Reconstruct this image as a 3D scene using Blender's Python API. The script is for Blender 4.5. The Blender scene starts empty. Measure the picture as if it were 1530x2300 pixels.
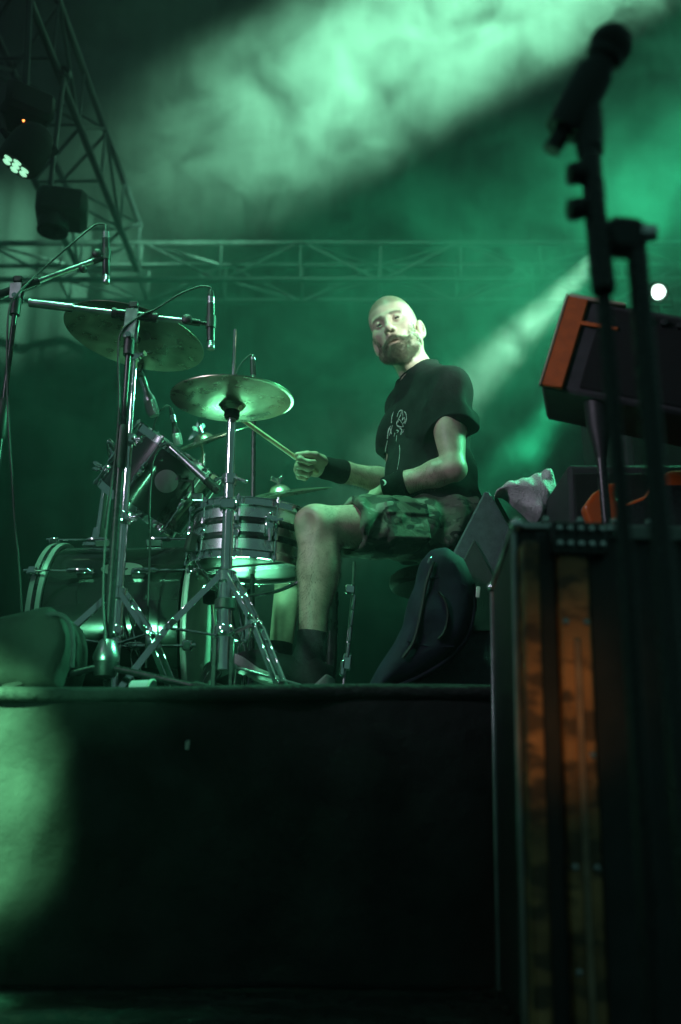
import bpy, bmesh, math, random
import numpy as np
from mathutils import Vector, Matrix, Quaternion
from mathutils.bvhtree import BVHTree
random.seed(7); RNG = np.random.default_rng(11)
S = bpy.context.scene
COL = S.collection
R = math.radians
# ------------------------------------------------------------------ camera
CAM_Z, PITCH, FPX = .305, R(17.7), 2236.0
cd = bpy.data.cameras.new('camera'); cam = bpy.data.objects.new('camera', cd); COL.objects.link(cam)
cam.location = (0, 0, CAM_Z); cam.rotation_euler = (R(90) + PITCH, 0, 0)
cd.sensor_fit = 'VERTICAL'; cd.sensor_height = 36; cd.lens = FPX / 2300 * 36
cd.clip_start = .05; cd.clip_end = 200
cd.dof.use_dof = True; cd.dof.focus_distance = 2.98; cd.dof.aperture_fstop = 1.7; cd.dof.aperture_blades = 0
S.camera = cam
# ------------------------------------------------------------------ night sky
W = bpy.data.worlds.new('World'); S.world = W; W.use_nodes = True
wb = W.node_tree.nodes['Background']; wb.inputs[0].default_value = (.38, 1.0, .85, 1); wb.inputs[1].default_value = .09
# ------------------------------------------------------------------ render settings
vs = S.view_settings; vs.view_transform = 'Standard'; vs.look = 'None'; vs.exposure = 0; vs.gamma = 1; vs.use_curve_mapping = False
S.render.engine = 'CYCLES'
cy = S.cycles; cy.max_bounces = 5; cy.diffuse_bounces = 2; cy.glossy_bounces = 3; cy.transmission_bounces = 3
cy.volume_bounces = 0; cy.transparent_max_bounces = 6; cy.sample_clamp_indirect = 3; cy.caustics_reflective = False; cy.caustics_refractive = False
cy.use_denoising = True; cy.use_adaptive_sampling = True; cy.adaptive_threshold = .03
cy.volume_step_rate = 1; cy.volume_max_steps = 128
try: cy.denoiser = 'OPENIMAGEDENOISE'
except Exception: pass
# ------------------------------------------------------------------ stage lamps
def spot(name, loc, target, power, color, angle, blend=.3, size=.05):
    l = bpy.data.lights.new(name, 'SPOT'); l.energy = power; l.color = color
    l.spot_size = R(angle); l.spot_blend = blend; l.shadow_soft_size = size
    o = bpy.data.objects.new(name, l); COL.objects.link(o); o.location = loc
    o.rotation_euler = (Vector(target) - Vector(loc)).to_track_quat('-Z', 'Y').to_euler()
    return o
GREEN = (.04, 1, .42); MINT = (.10, 1, .46); PALE = (.68, 1, .80); VIOLET = (.86, .78, 1)
LAMPS = [
 # broad beam from the side-stage lamp high on the right, crossing behind the drummer
 ('stage_lamp_beam_high', (6.7, 0.1, 4.9), (-2.26, 6.9, 4.779), 150000, (.32, 1, .58), 9.5, 1.0, .05),
 # faint wide beam steeply down on the right
 ('stage_lamp_beam_wide', (2.9, 4.4, 5.6), (0.4, 5.2, 2.6), 260, MINT, 34, .9, .05),
 # rear lamps behind the amplifier
 ('stage_lamp_rear_upper', (1.559, 5.0, 3.523), (0.297, 4.6, 2.073), 1500, (.4, 1, .62), 13, 1.0, .05),
 ('stage_lamp_rear_lower', (1.376, 4.8, 2.708), (0.621, 4.5, 1.697), 450, GREEN, 18, 1.0, .05),
 # key on the drummer from stage right
 ('stage_lamp_key', (2.0, 1.2, 2.4), (.22, 2.97, 1.80), 850, PALE, 13, .9, .12),
 # green side light from the right
 ('stage_lamp_side', (2.7, 3.3, 3.3), (.0, 2.9, 1.3), 1050, (.12, 1, .46), 40, .8, .3),
 # green wash through the air at the back
 ('stage_lamp_wash', (3.0, 4.6, 4.3), (-0.2, 5.4, 2.8), 950, GREEN, 48, .9, .2),
 # unseen lamp added low behind the kit to light its undersides
 ('fill_lamp_rear', (-.55, 4.3, .66), (-.38, 2.6, 1.5), 85, (.2, 1, .5), 60, .7, .2),
 # green from an unseen lamp high above the kit, clear of the truss
 ('unseen_lamp_high', (-0.75, 1.9, 4.3), (-0.25, 2.92, 1.2), 950, (.2, 1, .5), 24, .7, .35),
 # low green lamp at the front left, grazing the front of the kit
 ('stage_lamp_low', (-1.2, 0.2, 0.72), (-0.42, 2.7, 0.92), 460, (.2, 1, .5), 12, .5, .25),
 # small cold front light from the left
 ('stage_lamp_front_violet', (-2.6, .2, 2.6), (0.3, 2.6, 1.5), 170, VIOLET, 34, .6, .3),
 # green pool on the riser skirt
 ('stage_lamp_skirt', (-1.9, .4, 2.0), (-0.905, 2.2, 0.47), 4300, (.25, 1, .42), 13.5, 1.0, .03),
 # extra lamp added at the same point to light the stage floor
 ('fill_lamp_floor', (-1.9, .4, 2.0), (-.80, 1.92, .0), 3500, (.13, 1, .42), 7.5, .9, .03),
 # warm lamp below the view, aimed at the rack case
 ('stage_lamp_warm', (0.1, 0.9, 0.06), (0.345, 1.6, 0.5), 9, (1, .42, .12), 20, 1, .05),
]
for a in LAMPS: spot(*a)
# ------------------------------------------------------------------ helpers
_c, _s = math.cos(PITCH), math.sin(PITCH)
def at(px, py, Y):
    """point of the photograph (1530 x 2300) at stage depth Y, in metres"""
    a, b = (px - 765) / FPX, (1150 - py) / FPX
    t = Y / (_c - b * _s)
    return Vector((a * t, Y, CAM_Z + (_s + b * _c) * t))
def mat(name, color, rough=.5, metal=0., noise=0., nscale=20., bump=0., bscale=60., spec=.5, emit=None, estr=0., coat=0., detail=4., color2=None, rnoise=0.):
    m = bpy.data.materials.new(name); m.use_nodes = True; nt = m.node_tree; n = nt.nodes; L = nt.links
    b = n['Principled BSDF']; b.inputs['Base Color'].default_value = (*color, 1); b.inputs['Roughness'].default_value = rough
    b.inputs['Metallic'].default_value = metal; b.inputs['Specular IOR Level'].default_value = spec; b.inputs['Coat Weight'].default_value = coat
    if emit: b.inputs['Emission Color'].default_value = (*emit, 1); b.inputs['Emission Strength'].default_value = estr
    if noise or bump or color2 or rnoise:
        tc = n.new('ShaderNodeTexCoord')
        if noise or color2 or rnoise:
            t = n.new('ShaderNodeTexNoise'); t.inputs['Scale'].default_value = nscale; t.inputs['Detail'].default_value = detail
            L.new(tc.outputs['Object'], t.inputs['Vector'])
            r = n.new('ShaderNodeValToRGB'); L.new(t.outputs['Fac'], r.inputs[0])
            r.color_ramp.elements[0].position = .35; r.color_ramp.elements[1].position = .68
            c2 = color2 or tuple(min(1, x * (1 + noise)) for x in color); c1 = color if color2 else tuple(x * (1 - noise) for x in color)
            r.color_ramp.elements[0].color = (*c1, 1); r.color_ramp.elements[1].color = (*c2, 1)
            L.new(r.outputs[0], b.inputs['Base Color'])
            if rnoise:
                mr = n.new('ShaderNodeMapRange'); mr.inputs['To Min'].default_value = max(.02, rough - rnoise); mr.inputs['To Max'].default_value = min(1, rough + rnoise)
                L.new(t.outputs['Fac'], mr.inputs[0]); L.new(mr.outputs[0], b.inputs['Roughness'])
        if bump:
            t2 = n.new('ShaderNodeTexNoise'); t2.inputs['Scale'].default_value = bscale; t2.inputs['Detail'].default_value = 5
            L.new(tc.outputs['Object'], t2.inputs['Vector'])
            bp = n.new('ShaderNodeBump'); bp.inputs['Strength'].default_value = bump; bp.inputs['Distance'].default_value = .01
            L.new(t2.outputs['Fac'], bp.inputs['Height']); L.new(bp.outputs[0], b.inputs['Normal'])
    return m
M = {}
M['black'] = mat('black_plastic', (.018, .018, .02), .45, bump=.15, bscale=300)
M['blackpaint'] = mat('black_paint', (.02, .02, .022), .28, rnoise=.1, nscale=30)
M['chrome'] = mat('chrome', (.88, .88, .9), .09, 1, rnoise=.06, nscale=25, noise=.04)
M['steel'] = mat('brushed_steel', (.5, .5, .52), .32, 1, noise=.15, nscale=40, rnoise=.1)
M['alu'] = mat('aluminium', (.55, .56, .57), .38, 1, noise=.2, nscale=12, rnoise=.1)
M['bronze'] = None
M['rubber'] = mat('rubber', (.015, .015, .015), .7)
M['wood'] = mat('hickory', (.62, .47, .30), .45, noise=.12, nscale=30)

class MB:
    def __init__(s): s.v = []; s.f = []
    def add(s, v, f):
        o = len(s.v); s.v += [tuple(p) for p in v]; s.f += [tuple(i + o for i in q) for q in f]; return s
    def tube(s, pts, r, seg=10, cap=True, squash=1.0, ref=None):
        pts = [Vector(p) for p in pts]; n = len(pts); rs = r if isinstance(r, (list, tuple)) else [r] * n
        T = []
        for i in range(n):
            a = pts[max(i - 1, 0)]; b = pts[min(i + 1, n - 1)]; T.append((b - a).normalized())
        u = Vector(ref) if ref else (Vector((0, 0, 1)) if abs(T[0].z) < .9 else Vector((1, 0, 0)))
        V = []
        for i in range(n):
            u = (u - T[i] * u.dot(T[i])).normalized(); w = T[i].cross(u)
            for k in range(seg):
                a = 2 * math.pi * k / seg; V.append(pts[i] + (u * math.cos(a) * squash + w * math.sin(a)) * rs[i])
        Fc = [(i * seg + k, i * seg + (k + 1) % seg, (i + 1) * seg + (k + 1) % seg, (i + 1) * seg + k) for i in range(n - 1) for k in range(seg)]
        if cap: Fc += [tuple(range(seg))[::-1], tuple((n - 1) * seg + k for k in range(seg))]
        return s.add(V, Fc)
    def lathe(s, prof, o, ax, seg=32, closed=False):
        """prof: list of (radius, height along ax)"""
        o = Vector(o); ax = Vector(ax).normalized(); u = ax.orthogonal().normalized(); w = ax.cross(u); V = []
        for r, h in prof:
            for k in range(seg):
                a = 2 * math.pi * k / seg; V.append(o + ax * h + (u * math.cos(a) + w * math.sin(a)) * max(r, 1e-5))
        n = len(prof); Fc = [(i * seg + k, i * seg + (k + 1) % seg, (i + 1) * seg + (k + 1) % seg, (i + 1) * seg + k) for i in range(n - 1) for k in range(seg)]
        if closed: Fc += [((n - 1) * seg + k, (n - 1) * seg + (k + 1) % seg, (k + 1) % seg, k) for k in range(seg)]
        return s.add(V, Fc)
    def box(s, c, size, rot=None, bev=0.):
        c = Vector(c); hx, hy, hz = (x / 2 for x in size); M3 = rot or Matrix.Identity(3)
        b = min(bev, hx * .9, hy * .9, hz * .9)
        if b <= 0:
            P = [(x * hx, y * hy, z * hz) for x in (-1, 1) for y in (-1, 1) for z in (-1, 1)]
            return s.add([c + M3 @ Vector(p) for p in P], [(0, 1, 3, 2), (4, 6, 7, 5), (0, 4, 5, 1), (2, 3, 7, 6), (0, 2, 6, 4), (1, 5, 7, 3)])
        P = []; idx = {}
        for sx in (-1, 1):
            for sy in (-1, 1):
                for sz in (-1, 1):
                    for ax in range(3):
                        p = [sx * (hx - b), sy * (hy - b), sz * (hz - b)]
                        p[ax] = (sx * hx, sy * hy, sz * hz)[ax]
                        idx[(sx, sy, sz, ax)] = len(P); P.append(p)
        Fc = []
        for ax in range(3):
            o1, o2 = [(1, 2), (2, 0), (0, 1)][ax]
            for sg in (-1, 1):
                q = []
                for a, bb in ((-1, -1), (1, -1), (1, 1), (-1, 1)):
                    k = [0, 0, 0]; k[ax] = sg; k[o1] = a; k[o2] = bb; q.append(idx[(*k, ax)])
                Fc.append(q if sg > 0 else q[::-1])
        for ax in range(3):          # edges along ax
            o1, o2 = [(1, 2), (2, 0), (0, 1)][ax]
            for a in (-1, 1):
                for bb in (-1, 1):
                    k1 = [0, 0, 0]; k1[ax] = -1; k1[o1] = a; k1[o2] = bb; k2 = list(k1); k2[ax] = 1
                    q = [idx[(*k1, o1)], idx[(*k2, o1)], idx[(*k2, o2)], idx[(*k1, o2)]]
                    Fc.append(q if a * bb < 0 else q[::-1])
        for sx in (-1, 1):
            for sy in (-1, 1):
                for sz in (-1, 1):
                    q = [idx[(sx, sy, sz, a)] for a in range(3)]; Fc.append(q if sx * sy * sz > 0 else q[::-1])
        return s.add([c + M3 @ Vector(p) for p in P], Fc)
    def bar(s, a, b, w, t, ref=(0, 0, 1), bev=0.):
        a, b = Vector(a), Vector(b); d = b - a; x = d.normalized(); z = Vector(ref); z = (z - x * z.dot(x)).normalized(); y = z.cross(x)
        return s.box((a + b) / 2, (d.length, w, t), Matrix((x, y, z)).transposed(), bev)
    def ball(s, c, r, seg=12, rings=8, sc=(1, 1, 1)):
        prof = [(math.sin(math.pi * i / rings), -math.cos(math.pi * i / rings)) for i in range(rings + 1)]
        m = MB().lathe(prof, (0, 0, 0), (0, 0, 1), seg); c = Vector(c)
        return s.add([(c.x + p[0] * r * sc[0], c.y + p[1] * r * sc[1], c.z + p[2] * r * sc[2]) for p in m.v], m.f)
    def build(s, name, m, parent=None, smooth=True, angle=40):
        me = bpy.data.meshes.new(name); me.from_pydata(s.v, [], s.f)
        bm = bmesh.new(); bm.from_mesh(me); bmesh.ops.remove_doubles(bm, verts=bm.verts, dist=1e-6)
        bmesh.ops.dissolve_degenerate(bm, edges=bm.edges, dist=1e-7)
        bmesh.ops.recalc_face_normals(bm, faces=bm.faces)
        for f in bm.faces: f.smooth = smooth
        if smooth:
            for e in bm.edges:
                if len(e.link_faces) == 2 and e.calc_face_angle(0) > R(angle): e.smooth = False
        bm.to_mesh(me); bm.free()
        return link(name, me, m, parent)
def link(name, me, m, parent=None):
    o = bpy.data.objects.new(name, me); COL.objects.link(o)
    if m is not None: me.materials.append(M[m] if isinstance(m, str) else m)
    if parent is not None:
        o.parent = parent
        if parent.type == 'EMPTY' or True:
            o.matrix_parent_inverse = world_of(parent).inverted()
    return o
def world_of(o):
    m = o.matrix_basis.copy()
    return (world_of(o.parent) @ o.matrix_parent_inverse @ m) if o.parent else m
def tag(o, label=None, cat=None, group=None, kind=None):
    if label: o['label'] = label
    if cat: o['category'] = cat
    if group: o['group'] = group
    if kind: o['kind'] = kind
    return o
def thing(name, loc, label, cat, group=None):
    o = bpy.data.objects.new(name, None); COL.objects.link(o); o.location = loc; o.empty_display_size = .05
    return tag(o, label, cat, group)
def copy_tree(o, off, parent=None):
    c = o.copy(); COL.objects.link(c); c.parent = parent
    if parent is None: c.location = o.location + Vector(off)
    for ch in [x for x in bpy.data.objects if x.parent == o]: copy_tree(ch, off, c)
    return c
def bez(p0, p1, p2, p3, n=16):
    p0, p1, p2, p3 = map(Vector, (p0, p1, p2, p3)); out = []
    for i in range(n + 1):
        t = i / n; u = 1 - t; out.append(p0 * u ** 3 + p1 * 3 * u * u * t + p2 * 3 * u * t * t + p3 * t ** 3)
    return out
def spline(pts, n=6):
    P = [Vector(p) for p in pts]; P = [P[0] * 2 - P[1]] + P + [P[-1] * 2 - P[-2]]; out = []
    for i in range(1, len(P) - 2):
        for k in range(n):
            t = k / n; a, b, c, d = P[i - 1], P[i], P[i + 1], P[i + 2]
            out.append(.5 * ((2 * b) + (c - a) * t + (2 * a - 5 * b + 4 * c - d) * t * t + (3 * b - a - 3 * c + d) * t ** 3))
    return out + [P[-2]]
# ------------------------------------------------------------------ the setting
RZ = .60            # riser top
RY = 2.2            # riser front
def floor_mat():
    m = mat('stage_floor', (.035, .038, .037), .38, rnoise=.16, nscale=6, noise=.35, spec=.5)
    nt = m.node_tree; n = nt.nodes; L = nt.links; b = n['Principled BSDF']; tc = n.new('ShaderNodeTexCoord')
    t = n.new('ShaderNodeTexNoise'); t.inputs['Scale'].default_value = 9; t.inputs['Detail'].default_value = 3; t.inputs['Distortion'].default_value = 1.2
    L.new(tc.outputs['Object'], t.inputs['Vector']); bp = n.new('ShaderNodeBump'); bp.inputs['Strength'].default_value = 1.; bp.inputs['Distance'].default_value = .06
    L.new(t.outputs['Fac'], bp.inputs['Height']); L.new(bp.outputs[0], b.inputs['Normal'])
    return m
fl = MB().box((0, 6, -.05), (60, 60, .1)).build('stage_floor', floor_mat()); tag(fl, kind='structure')
# drum riser: deck + gathered black skirt
M['deck'] = mat('riser_deck', (.03, .03, .03), .6, noise=.3, nscale=15, bump=.2, bscale=80)
M['cloth'] = mat('stage_molton', (.032, .034, .033), .85, noise=.3, nscale=9, bump=1., bscale=17, spec=.25)
riser = thing('drum_riser', (-.3, 3.4, 0), 'low drum riser with a black cloth skirt across its front', 'riser')
MB().box((-.3, 3.45, RZ - .03), (3.7, 2.46, .06), bev=.004).build('deck', 'deck', riser)
def skirt():
    nx, nz = 220, 60; V = []; x0, x1 = -2.15, 1.55
    for j in range(nz + 1):
        for i in range(nx + 1):
            x = x0 + (x1 - x0) * i / nx; v = j / nz; z = RZ - .002 - v * (RZ - .006)
            g = .5 + .5 * v
            y = RY - .014 - .013 * g * (math.sin(x * 9 + .6 * math.sin(x * 3.1)) + .5 * math.sin(x * 21 + 2 * v + 1.3 * math.sin(x * 5)))
            y -= .012 * math.exp(-((x + 1.0 + .35 * v) / .06) ** 2) + .010 * math.exp(-((x + .62 + .25 * (v - .5)) / .03) ** 2 - ((v - .45) / .3) ** 2)
            y -= .011 * math.sin(14 * (v * 1.2 + .8 * x) + 2 * math.sin(6 * x)) * math.exp(-((x + .85) / .4) ** 2) * v
            y -= .006 * math.sin(31 * (v * .6 - x) + 3 * math.sin(5 * v)) * math.exp(-((v - .5) / .4) ** 2)
            if v < .05: y += .010 * (1 - v / .05)
            V.append((x, y, z))
    Fc = [(j * (nx + 1) + i, j * (nx + 1) + i + 1, (j + 1) * (nx + 1) + i + 1, (j + 1) * (nx + 1) + i) for j in range(nz) for i in range(nx)]
    o = MB().add(V, Fc).build('skirt_cloth', 'cloth', riser, angle=180)
    md = o.modifiers.new('thick', 'SOLIDIFY'); md.thickness = .003; md.offset = 1
    return o
skirt()
M['edge'] = mat('worn_carpet_edge', (.032, .035, .034), .75, noise=.4, nscale=18, bump=.6, bscale=70)
MB().tube([(x, RY - .018 + .004 * math.sin(x * 7), RZ - .012 + .004 * math.sin(x * 5 + 1)) for x in np.linspace(-2.15, 1.55, 60)], .017, 10).build('edge_roll', 'edge', riser)
MB().box((-.3, 3.45, .002 + RZ), (3.66, 2.42, .004)).build('carpet', 'edge', riser)
# black backdrop far behind
def backdrop():
    nx = 240; V = []; Fc = []
    for i in range(nx + 1):
        x = -7 + 14 * i / nx; y = 7.4 + .05 * math.sin(x * 11 + math.sin(x * 3)) + .03 * math.sin(x * 23)
        V += [(x, y, .0), (x, y + .02 * math.sin(x * 17), 9.5)]
    Fc = [(2 * i, 2 * i + 2, 2 * i + 3, 2 * i + 1) for i in range(nx)]
    o = MB().add(V, Fc).build('backdrop_curtain', mat('backdrop', (.012, .014, .014), .95, spec=.1), angle=180)
    return tag(o, 'black pleated backdrop curtain closing the rear of the stage', 'curtain')
backdrop()
# ---- trusses
M['trussmetal'] = mat('truss_shaded', (.03, .032, .036), .4, .5, noise=.25, nscale=9, rnoise=.12)  # side truss metal, its shade put into the colour
M['truss_back'] = mat('truss_lit', (.13, .14, .145), .45, .8, noise=.25, nscale=9, rnoise=.12)  # same metal on the back truss, colour made paler to read as lit
def truss(name, a, b, w, h, bay, label, group=None, r=.025, mt='trussmetal'):
    """box truss from a to b (bottom centre line), w wide, h high"""
    a, b = Vector(a), Vector(b); d = (b - a).normalized(); sd = Vector((-d.y, d.x, 0)); up = Vector((0, 0, 1)); Ln = (b - a).length
    t = thing(name, a, label, 'truss', group)
    cs = [(sx * w / 2, z) for sx in (-1, 1) for z in (0, h)]
    P = lambda s_, c: a + d * s_ + sd * c[0] + up * c[1]
    for c in cs: MB().tube([P(0, c), P(Ln, c)], r, 10).build('chord', mt, t)
    n = int(Ln / bay); k = 0
    for i in range(n):
        s0, s1 = i * bay, (i + 1) * bay
        for q, (c0, c1) in enumerate(((cs[0], cs[1]), (cs[2], cs[3]), (cs[0], cs[2]), (cs[1], cs[3]))):
            p, e = (c0, c1) if (i + q) % 2 == 0 else (c1, c0)
            MB().tube([P(s0 + .02, p), P(s1 - .02, e)], r * .5, 6).build('brace', mt, t)
        for c0, c1 in ((cs[0], cs[1]), (cs[2], cs[3]), (cs[0], cs[2])):
            MB().tube([P(s1, c0), P(s1, c1)], r * .45, 6).build('strut', mt, t)
    return t
truss('back_truss', (-4.2, 6.25, 3.95), (4.6, 6.25, 3.95), .29, .29, .56, 'horizontal aluminium box truss across the back of the stage behind the drummer', r=.02, mt='truss_back')
truss('side_truss', (-1.70, 1.6, 4.02), (-1.62, 6.1, 4.02), .40, .36, .5, 'aluminium box truss running front to back overhead on the left', r=.021)
# ------------------------------------------------------------------ air: even haze, and drifting smoke
def vol_mat(name, dens, color, aniso):
    m = bpy.data.materials.new(name); m.use_nodes = True; nt = m.node_tree; n = nt.nodes
    n.remove(n['Principled BSDF']); v = n.new('ShaderNodeVolumePrincipled'); v.inputs['Color'].default_value = (*color, 1)
    v.inputs['Density'].default_value = dens; v.inputs['Anisotropy'].default_value = aniso
    nt.links.new(v.outputs[0], n['Material Output'].inputs['Volume'])
    return m, v
hm, _ = vol_mat('haze_air', .0135, (.9, .95, .95), .25)
hz = MB().box((0, 3.0, 2.6), (14.5, 9.8, 7.4)).build('haze', hm, smooth=False)
tag(hz, 'thin even stage haze filling the air', 'haze', kind='stuff')
def smoke(name, c, size, peak, scale, lo, hi, off, label, step=1.0):
    m, v = vol_mat(name, 0, (.92, .96, .95), .2); nt = m.node_tree; n = nt.nodes; L = nt.links
    tc = n.new('ShaderNodeTexCoord')
    mp = n.new('ShaderNodeMapping'); mp.inputs['Location'].default_value = off; mp.inputs['Scale'].default_value = (scale, scale, scale * 1.25); mp.inputs['Rotation'].default_value = (0, R(25), 0)
    L.new(tc.outputs['Object'], mp.inputs['Vector'])
    t = n.new('ShaderNodeTexNoise'); t.inputs['Scale'].default_value = 1; t.inputs['Detail'].default_value = 9; t.inputs['Roughness'].default_value = .68; t.inputs['Distortion'].default_value = .9
    L.new(mp.outputs[0], t.inputs['Vector'])
    mr = n.new('ShaderNodeMapRange'); mr.interpolation_type = 'SMOOTHSTEP'
    mr.inputs['From Min'].default_value = lo; mr.inputs['From Max'].default_value = hi; mr.inputs['To Max'].default_value = peak
    L.new(t.outputs['Fac'], mr.inputs[0])
    # fade to nothing at the cloud's own edge
    ln = n.new('ShaderNodeVectorMath'); ln.operation = 'MULTIPLY'; ln.inputs[1].default_value = tuple(2 / s for s in size); L.new(tc.outputs['Object'], ln.inputs[0])
    le = n.new('ShaderNodeVectorMath'); le.operation = 'LENGTH'; L.new(ln.outputs[0], le.inputs[0])
    ed = n.new('ShaderNodeMapRange'); ed.interpolation_type = 'SMOOTHSTEP'; ed.inputs['From Min'].default_value = 1.0; ed.inputs['From Max'].default_value = .55
    L.new(le.outputs['Value'], ed.inputs[0])
    mu = n.new('ShaderNodeMath'); mu.operation = 'MULTIPLY'; L.new(mr.outputs[0], mu.inputs[0]); L.new(ed.outputs[0], mu.inputs[1])
    L.new(mu.outputs[0], v.inputs['Density'])
    m.cycles.volume_step_rate = step
    o = MB().ball((0, 0, 0), 1, 24, 16, tuple(s / 2 for s in size)).build(name, m); o.location = c
    return tag(o, label, 'smoke', kind='stuff')
smoke('smoke', (.4, 5.0, 3.5), (7.8, 3.0, 5.4), .42, 2.3, .34, .76, (3.1, 1.7, .4), 'drifting stage smoke catching the green beams behind the drummer', .19)
smoke('smoke', (.0, 3.7, 1.45), (2.4, 1.3, 1.1), .4, 2.3, .50, .78, (.3, 5.7, 2.4), 'thin curls of smoke rising behind the snare drum', .3)
smoke('smoke', (.85, 4.85, 2.45), (1.9, 1.1, 1.9), .8, 2.6, .40, .75, (7.3, .7, 3.4), 'puff of smoke drifting from the rear lamp beside the orange amplifier', .3)
# ------------------------------------------------------------------ drum kit
def cymbal_mat():
    m = mat('cymbal_bronze', (.56, .42, .2), .3, 1); nt = m.node_tree; n = nt.nodes; L = nt.links; b = n['Principled BSDF']
    tc = n.new('ShaderNodeTexCoord'); sp = n.new('ShaderNodeSeparateXYZ'); L.new(tc.outputs['Object'], sp.inputs[0])
    cx = n.new('ShaderNodeCombineXYZ'); L.new(sp.outputs[0], cx.inputs[0]); L.new(sp.outputs[1], cx.inputs[1])
    ln = n.new('ShaderNodeVectorMath'); ln.operation = 'LENGTH'; L.new(cx.outputs[0], ln.inputs[0])
    cb = n.new('ShaderNodeCombineXYZ'); L.new(ln.outputs['Value'], cb.inputs[0])
    gr = n.new('ShaderNodeTexNoise'); gr.inputs['Scale'].default_value = 420; gr.inputs['Detail'].default_value = 3; L.new(cb.outputs[0], gr.inputs['Vector'])
    bg = n.new('ShaderNodeTexNoise'); bg.inputs['Scale'].default_value = 17; bg.inputs['Detail'].default_value = 4; L.new(tc.outputs['Object'], bg.inputs['Vector'])
    mr = n.new('ShaderNodeMapRange'); mr.inputs['To Min'].default_value = .18; mr.inputs['To Max'].default_value = .40; L.new(bg.outputs['Fac'], mr.inputs[0]); L.new(mr.outputs[0], b.inputs['Roughness'])
    rp = n.new('ShaderNodeValToRGB'); L.new(bg.outputs['Fac'], rp.inputs[0]); rp.color_ramp.elements[0].position = .3; rp.color_ramp.elements[1].position = .75
    rp.color_ramp.elements[0].color = (.36, .33, .25, 1); rp.color_ramp.elements[1].color = (.58, .55, .45, 1); L.new(rp.outputs[0], b.inputs['Base Color'])
    bp = n.new('ShaderNodeBump'); bp.inputs['Strength'].default_value = .4; bp.inputs['Distance'].default_value = .001; L.new(gr.outputs['Fac'], bp.inputs['Height']); L.new(bp.outputs[0], b.inputs['Normal'])
    b.inputs['Anisotropic'].default_value = .5
    return m
M['bronze'] = cymbal_mat()
M['shell'] = mat('black_lacquer', (.022, .030, .026), .2, coat=.8, rnoise=.06, nscale=8)
M['drumhead'] = mat('coated_head', (.62, .64, .6), .45, noise=.08, nscale=14)
M['clearhead'] = mat('clear_head', (.16, .17, .16), .18, noise=.2, nscale=9)
M['hoopwhite'] = mat('pale_hoop', (.55, .56, .54), .3, noise=.1, nscale=20)
M['ink'] = mat('print_ink', (.012, .012, .012), .6)
M['felt'] = mat('felt', (.03, .03, .03), .95, bump=.5, bscale=300)
M['cable'] = mat('cable_rubber', (.03, .03, .032), .5)

def frame_of(n, xref=(1, 0, 0)):
    z = Vector(n).normalized(); x = Vector(xref); x = (x - z * x.dot(z)).normalized(); y = z.cross(x)
    return Matrix((x, y, z)).transposed()
def local_obj(mb, name, m, parent, loc, rot3, angle=40):
    """mesh kept in its own frame, placed by loc/rot (so that object textures follow it)"""
    o = mb.build(name, m, None, angle=angle); o.matrix_basis = Matrix.Translation(loc) @ rot3.to_4x4()
    if parent is not None: o.parent = parent; o.matrix_parent_inverse = world_of(parent).inverted()
    return o
def cymbal_mesh(r, bell=.16, bow=.07, th=.0012):
    prof_t = []; N = 18
    for i in range(N + 1):
        t = i / N; rr = r * t; h = r * bow * 2 * (1 - t ** 1.6)
        if t < bell: h += r * .13 * math.sqrt(max(0, 1 - (t / bell) ** 2)) * .95
        prof_t.append((max(rr, .004), h))
    prof = prof_t + [(a, h - th) for a, h in prof_t[::-1]]
    return MB().lathe(prof, (0, 0, -r * bow * 1), (0, 0, 1), 72, closed=True)
def wing_nut(mb, c, ax, s=1.):
    c = Vector(c); ax = Vector(ax).normalized(); u = ax.orthogonal().normalized()
    mb.lathe([(.001, 0), (.007 * s, 0), (.007 * s, .012 * s), (.001, .012 * s)], c, ax, 10)
    for sg in (-1, 1): mb.bar(c + u * sg * .005 * s + ax * .006 * s, c + u * sg * .019 * s + ax * .014 * s, .004 * s, .011 * s, ax, .001)
    return mb
def tripod(parent, c, ztop, zmid, foot_r, azs, mtl='chrome', gap=.012, w=.0075, t=.004, zf=RZ + .004, feet=True):
    c = Vector(c)
    for a in azs:
        d = Vector((math.cos(R(a)), math.sin(R(a)), 0)); sd = Vector((-d.y, d.x, 0)); p0 = Vector((c.x, c.y, ztop)) + d * .02
        pk = Vector((c.x, c.y, zmid)) + d * (foot_r * .55); pf = Vector((c.x, c.y, zf + .012)) + d * foot_r
        leg = MB()
        for sg in (-1, 1):
            o0, o1 = sd * sg * gap, sd * sg * gap * .45
            ch = [p0 + o0, p0.lerp(pk, .86) + o0, pk + o1, pk.lerp(pf, .12) + o0, pk.lerp(pf, .88) + o0, pf + o1 * .6]
            nu = (p0 - pf).cross(sd).normalized()
            for a_, b_ in zip(ch, ch[1:]): leg.bar(a_, b_ + (b_ - a_).normalized() * .003, t, w * 2.2, nu, .0008)
        leg.build('leg', mtl, parent)
        br = MB().bar(Vector((c.x, c.y, zmid - .012)) + d * .018, pk, .016, t, (0, 0, 1), .001); br.build('brace', mtl, parent)
        rv = MB(); rv.lathe([(.001, -.016), (.006, -.016), (.006, .016), (.001, .016)], pk, sd, 8); rv.build('rivet', mtl, parent)
        if feet: MB().lathe([(.001, 0), (.013, 0), (.014, .012), (.011, .03), (.001, .034)], (pf.x, pf.y, zf), (0, 0, 1), 10).build('rubber_foot', 'rubber', parent)
def vtube(parent, x, y, z0, z1, r, mtl='chrome', name='tube', seg=14): return MB().tube([(x, y, z0), (x, y, z1)], r, seg).build(name, mtl, parent)
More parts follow.
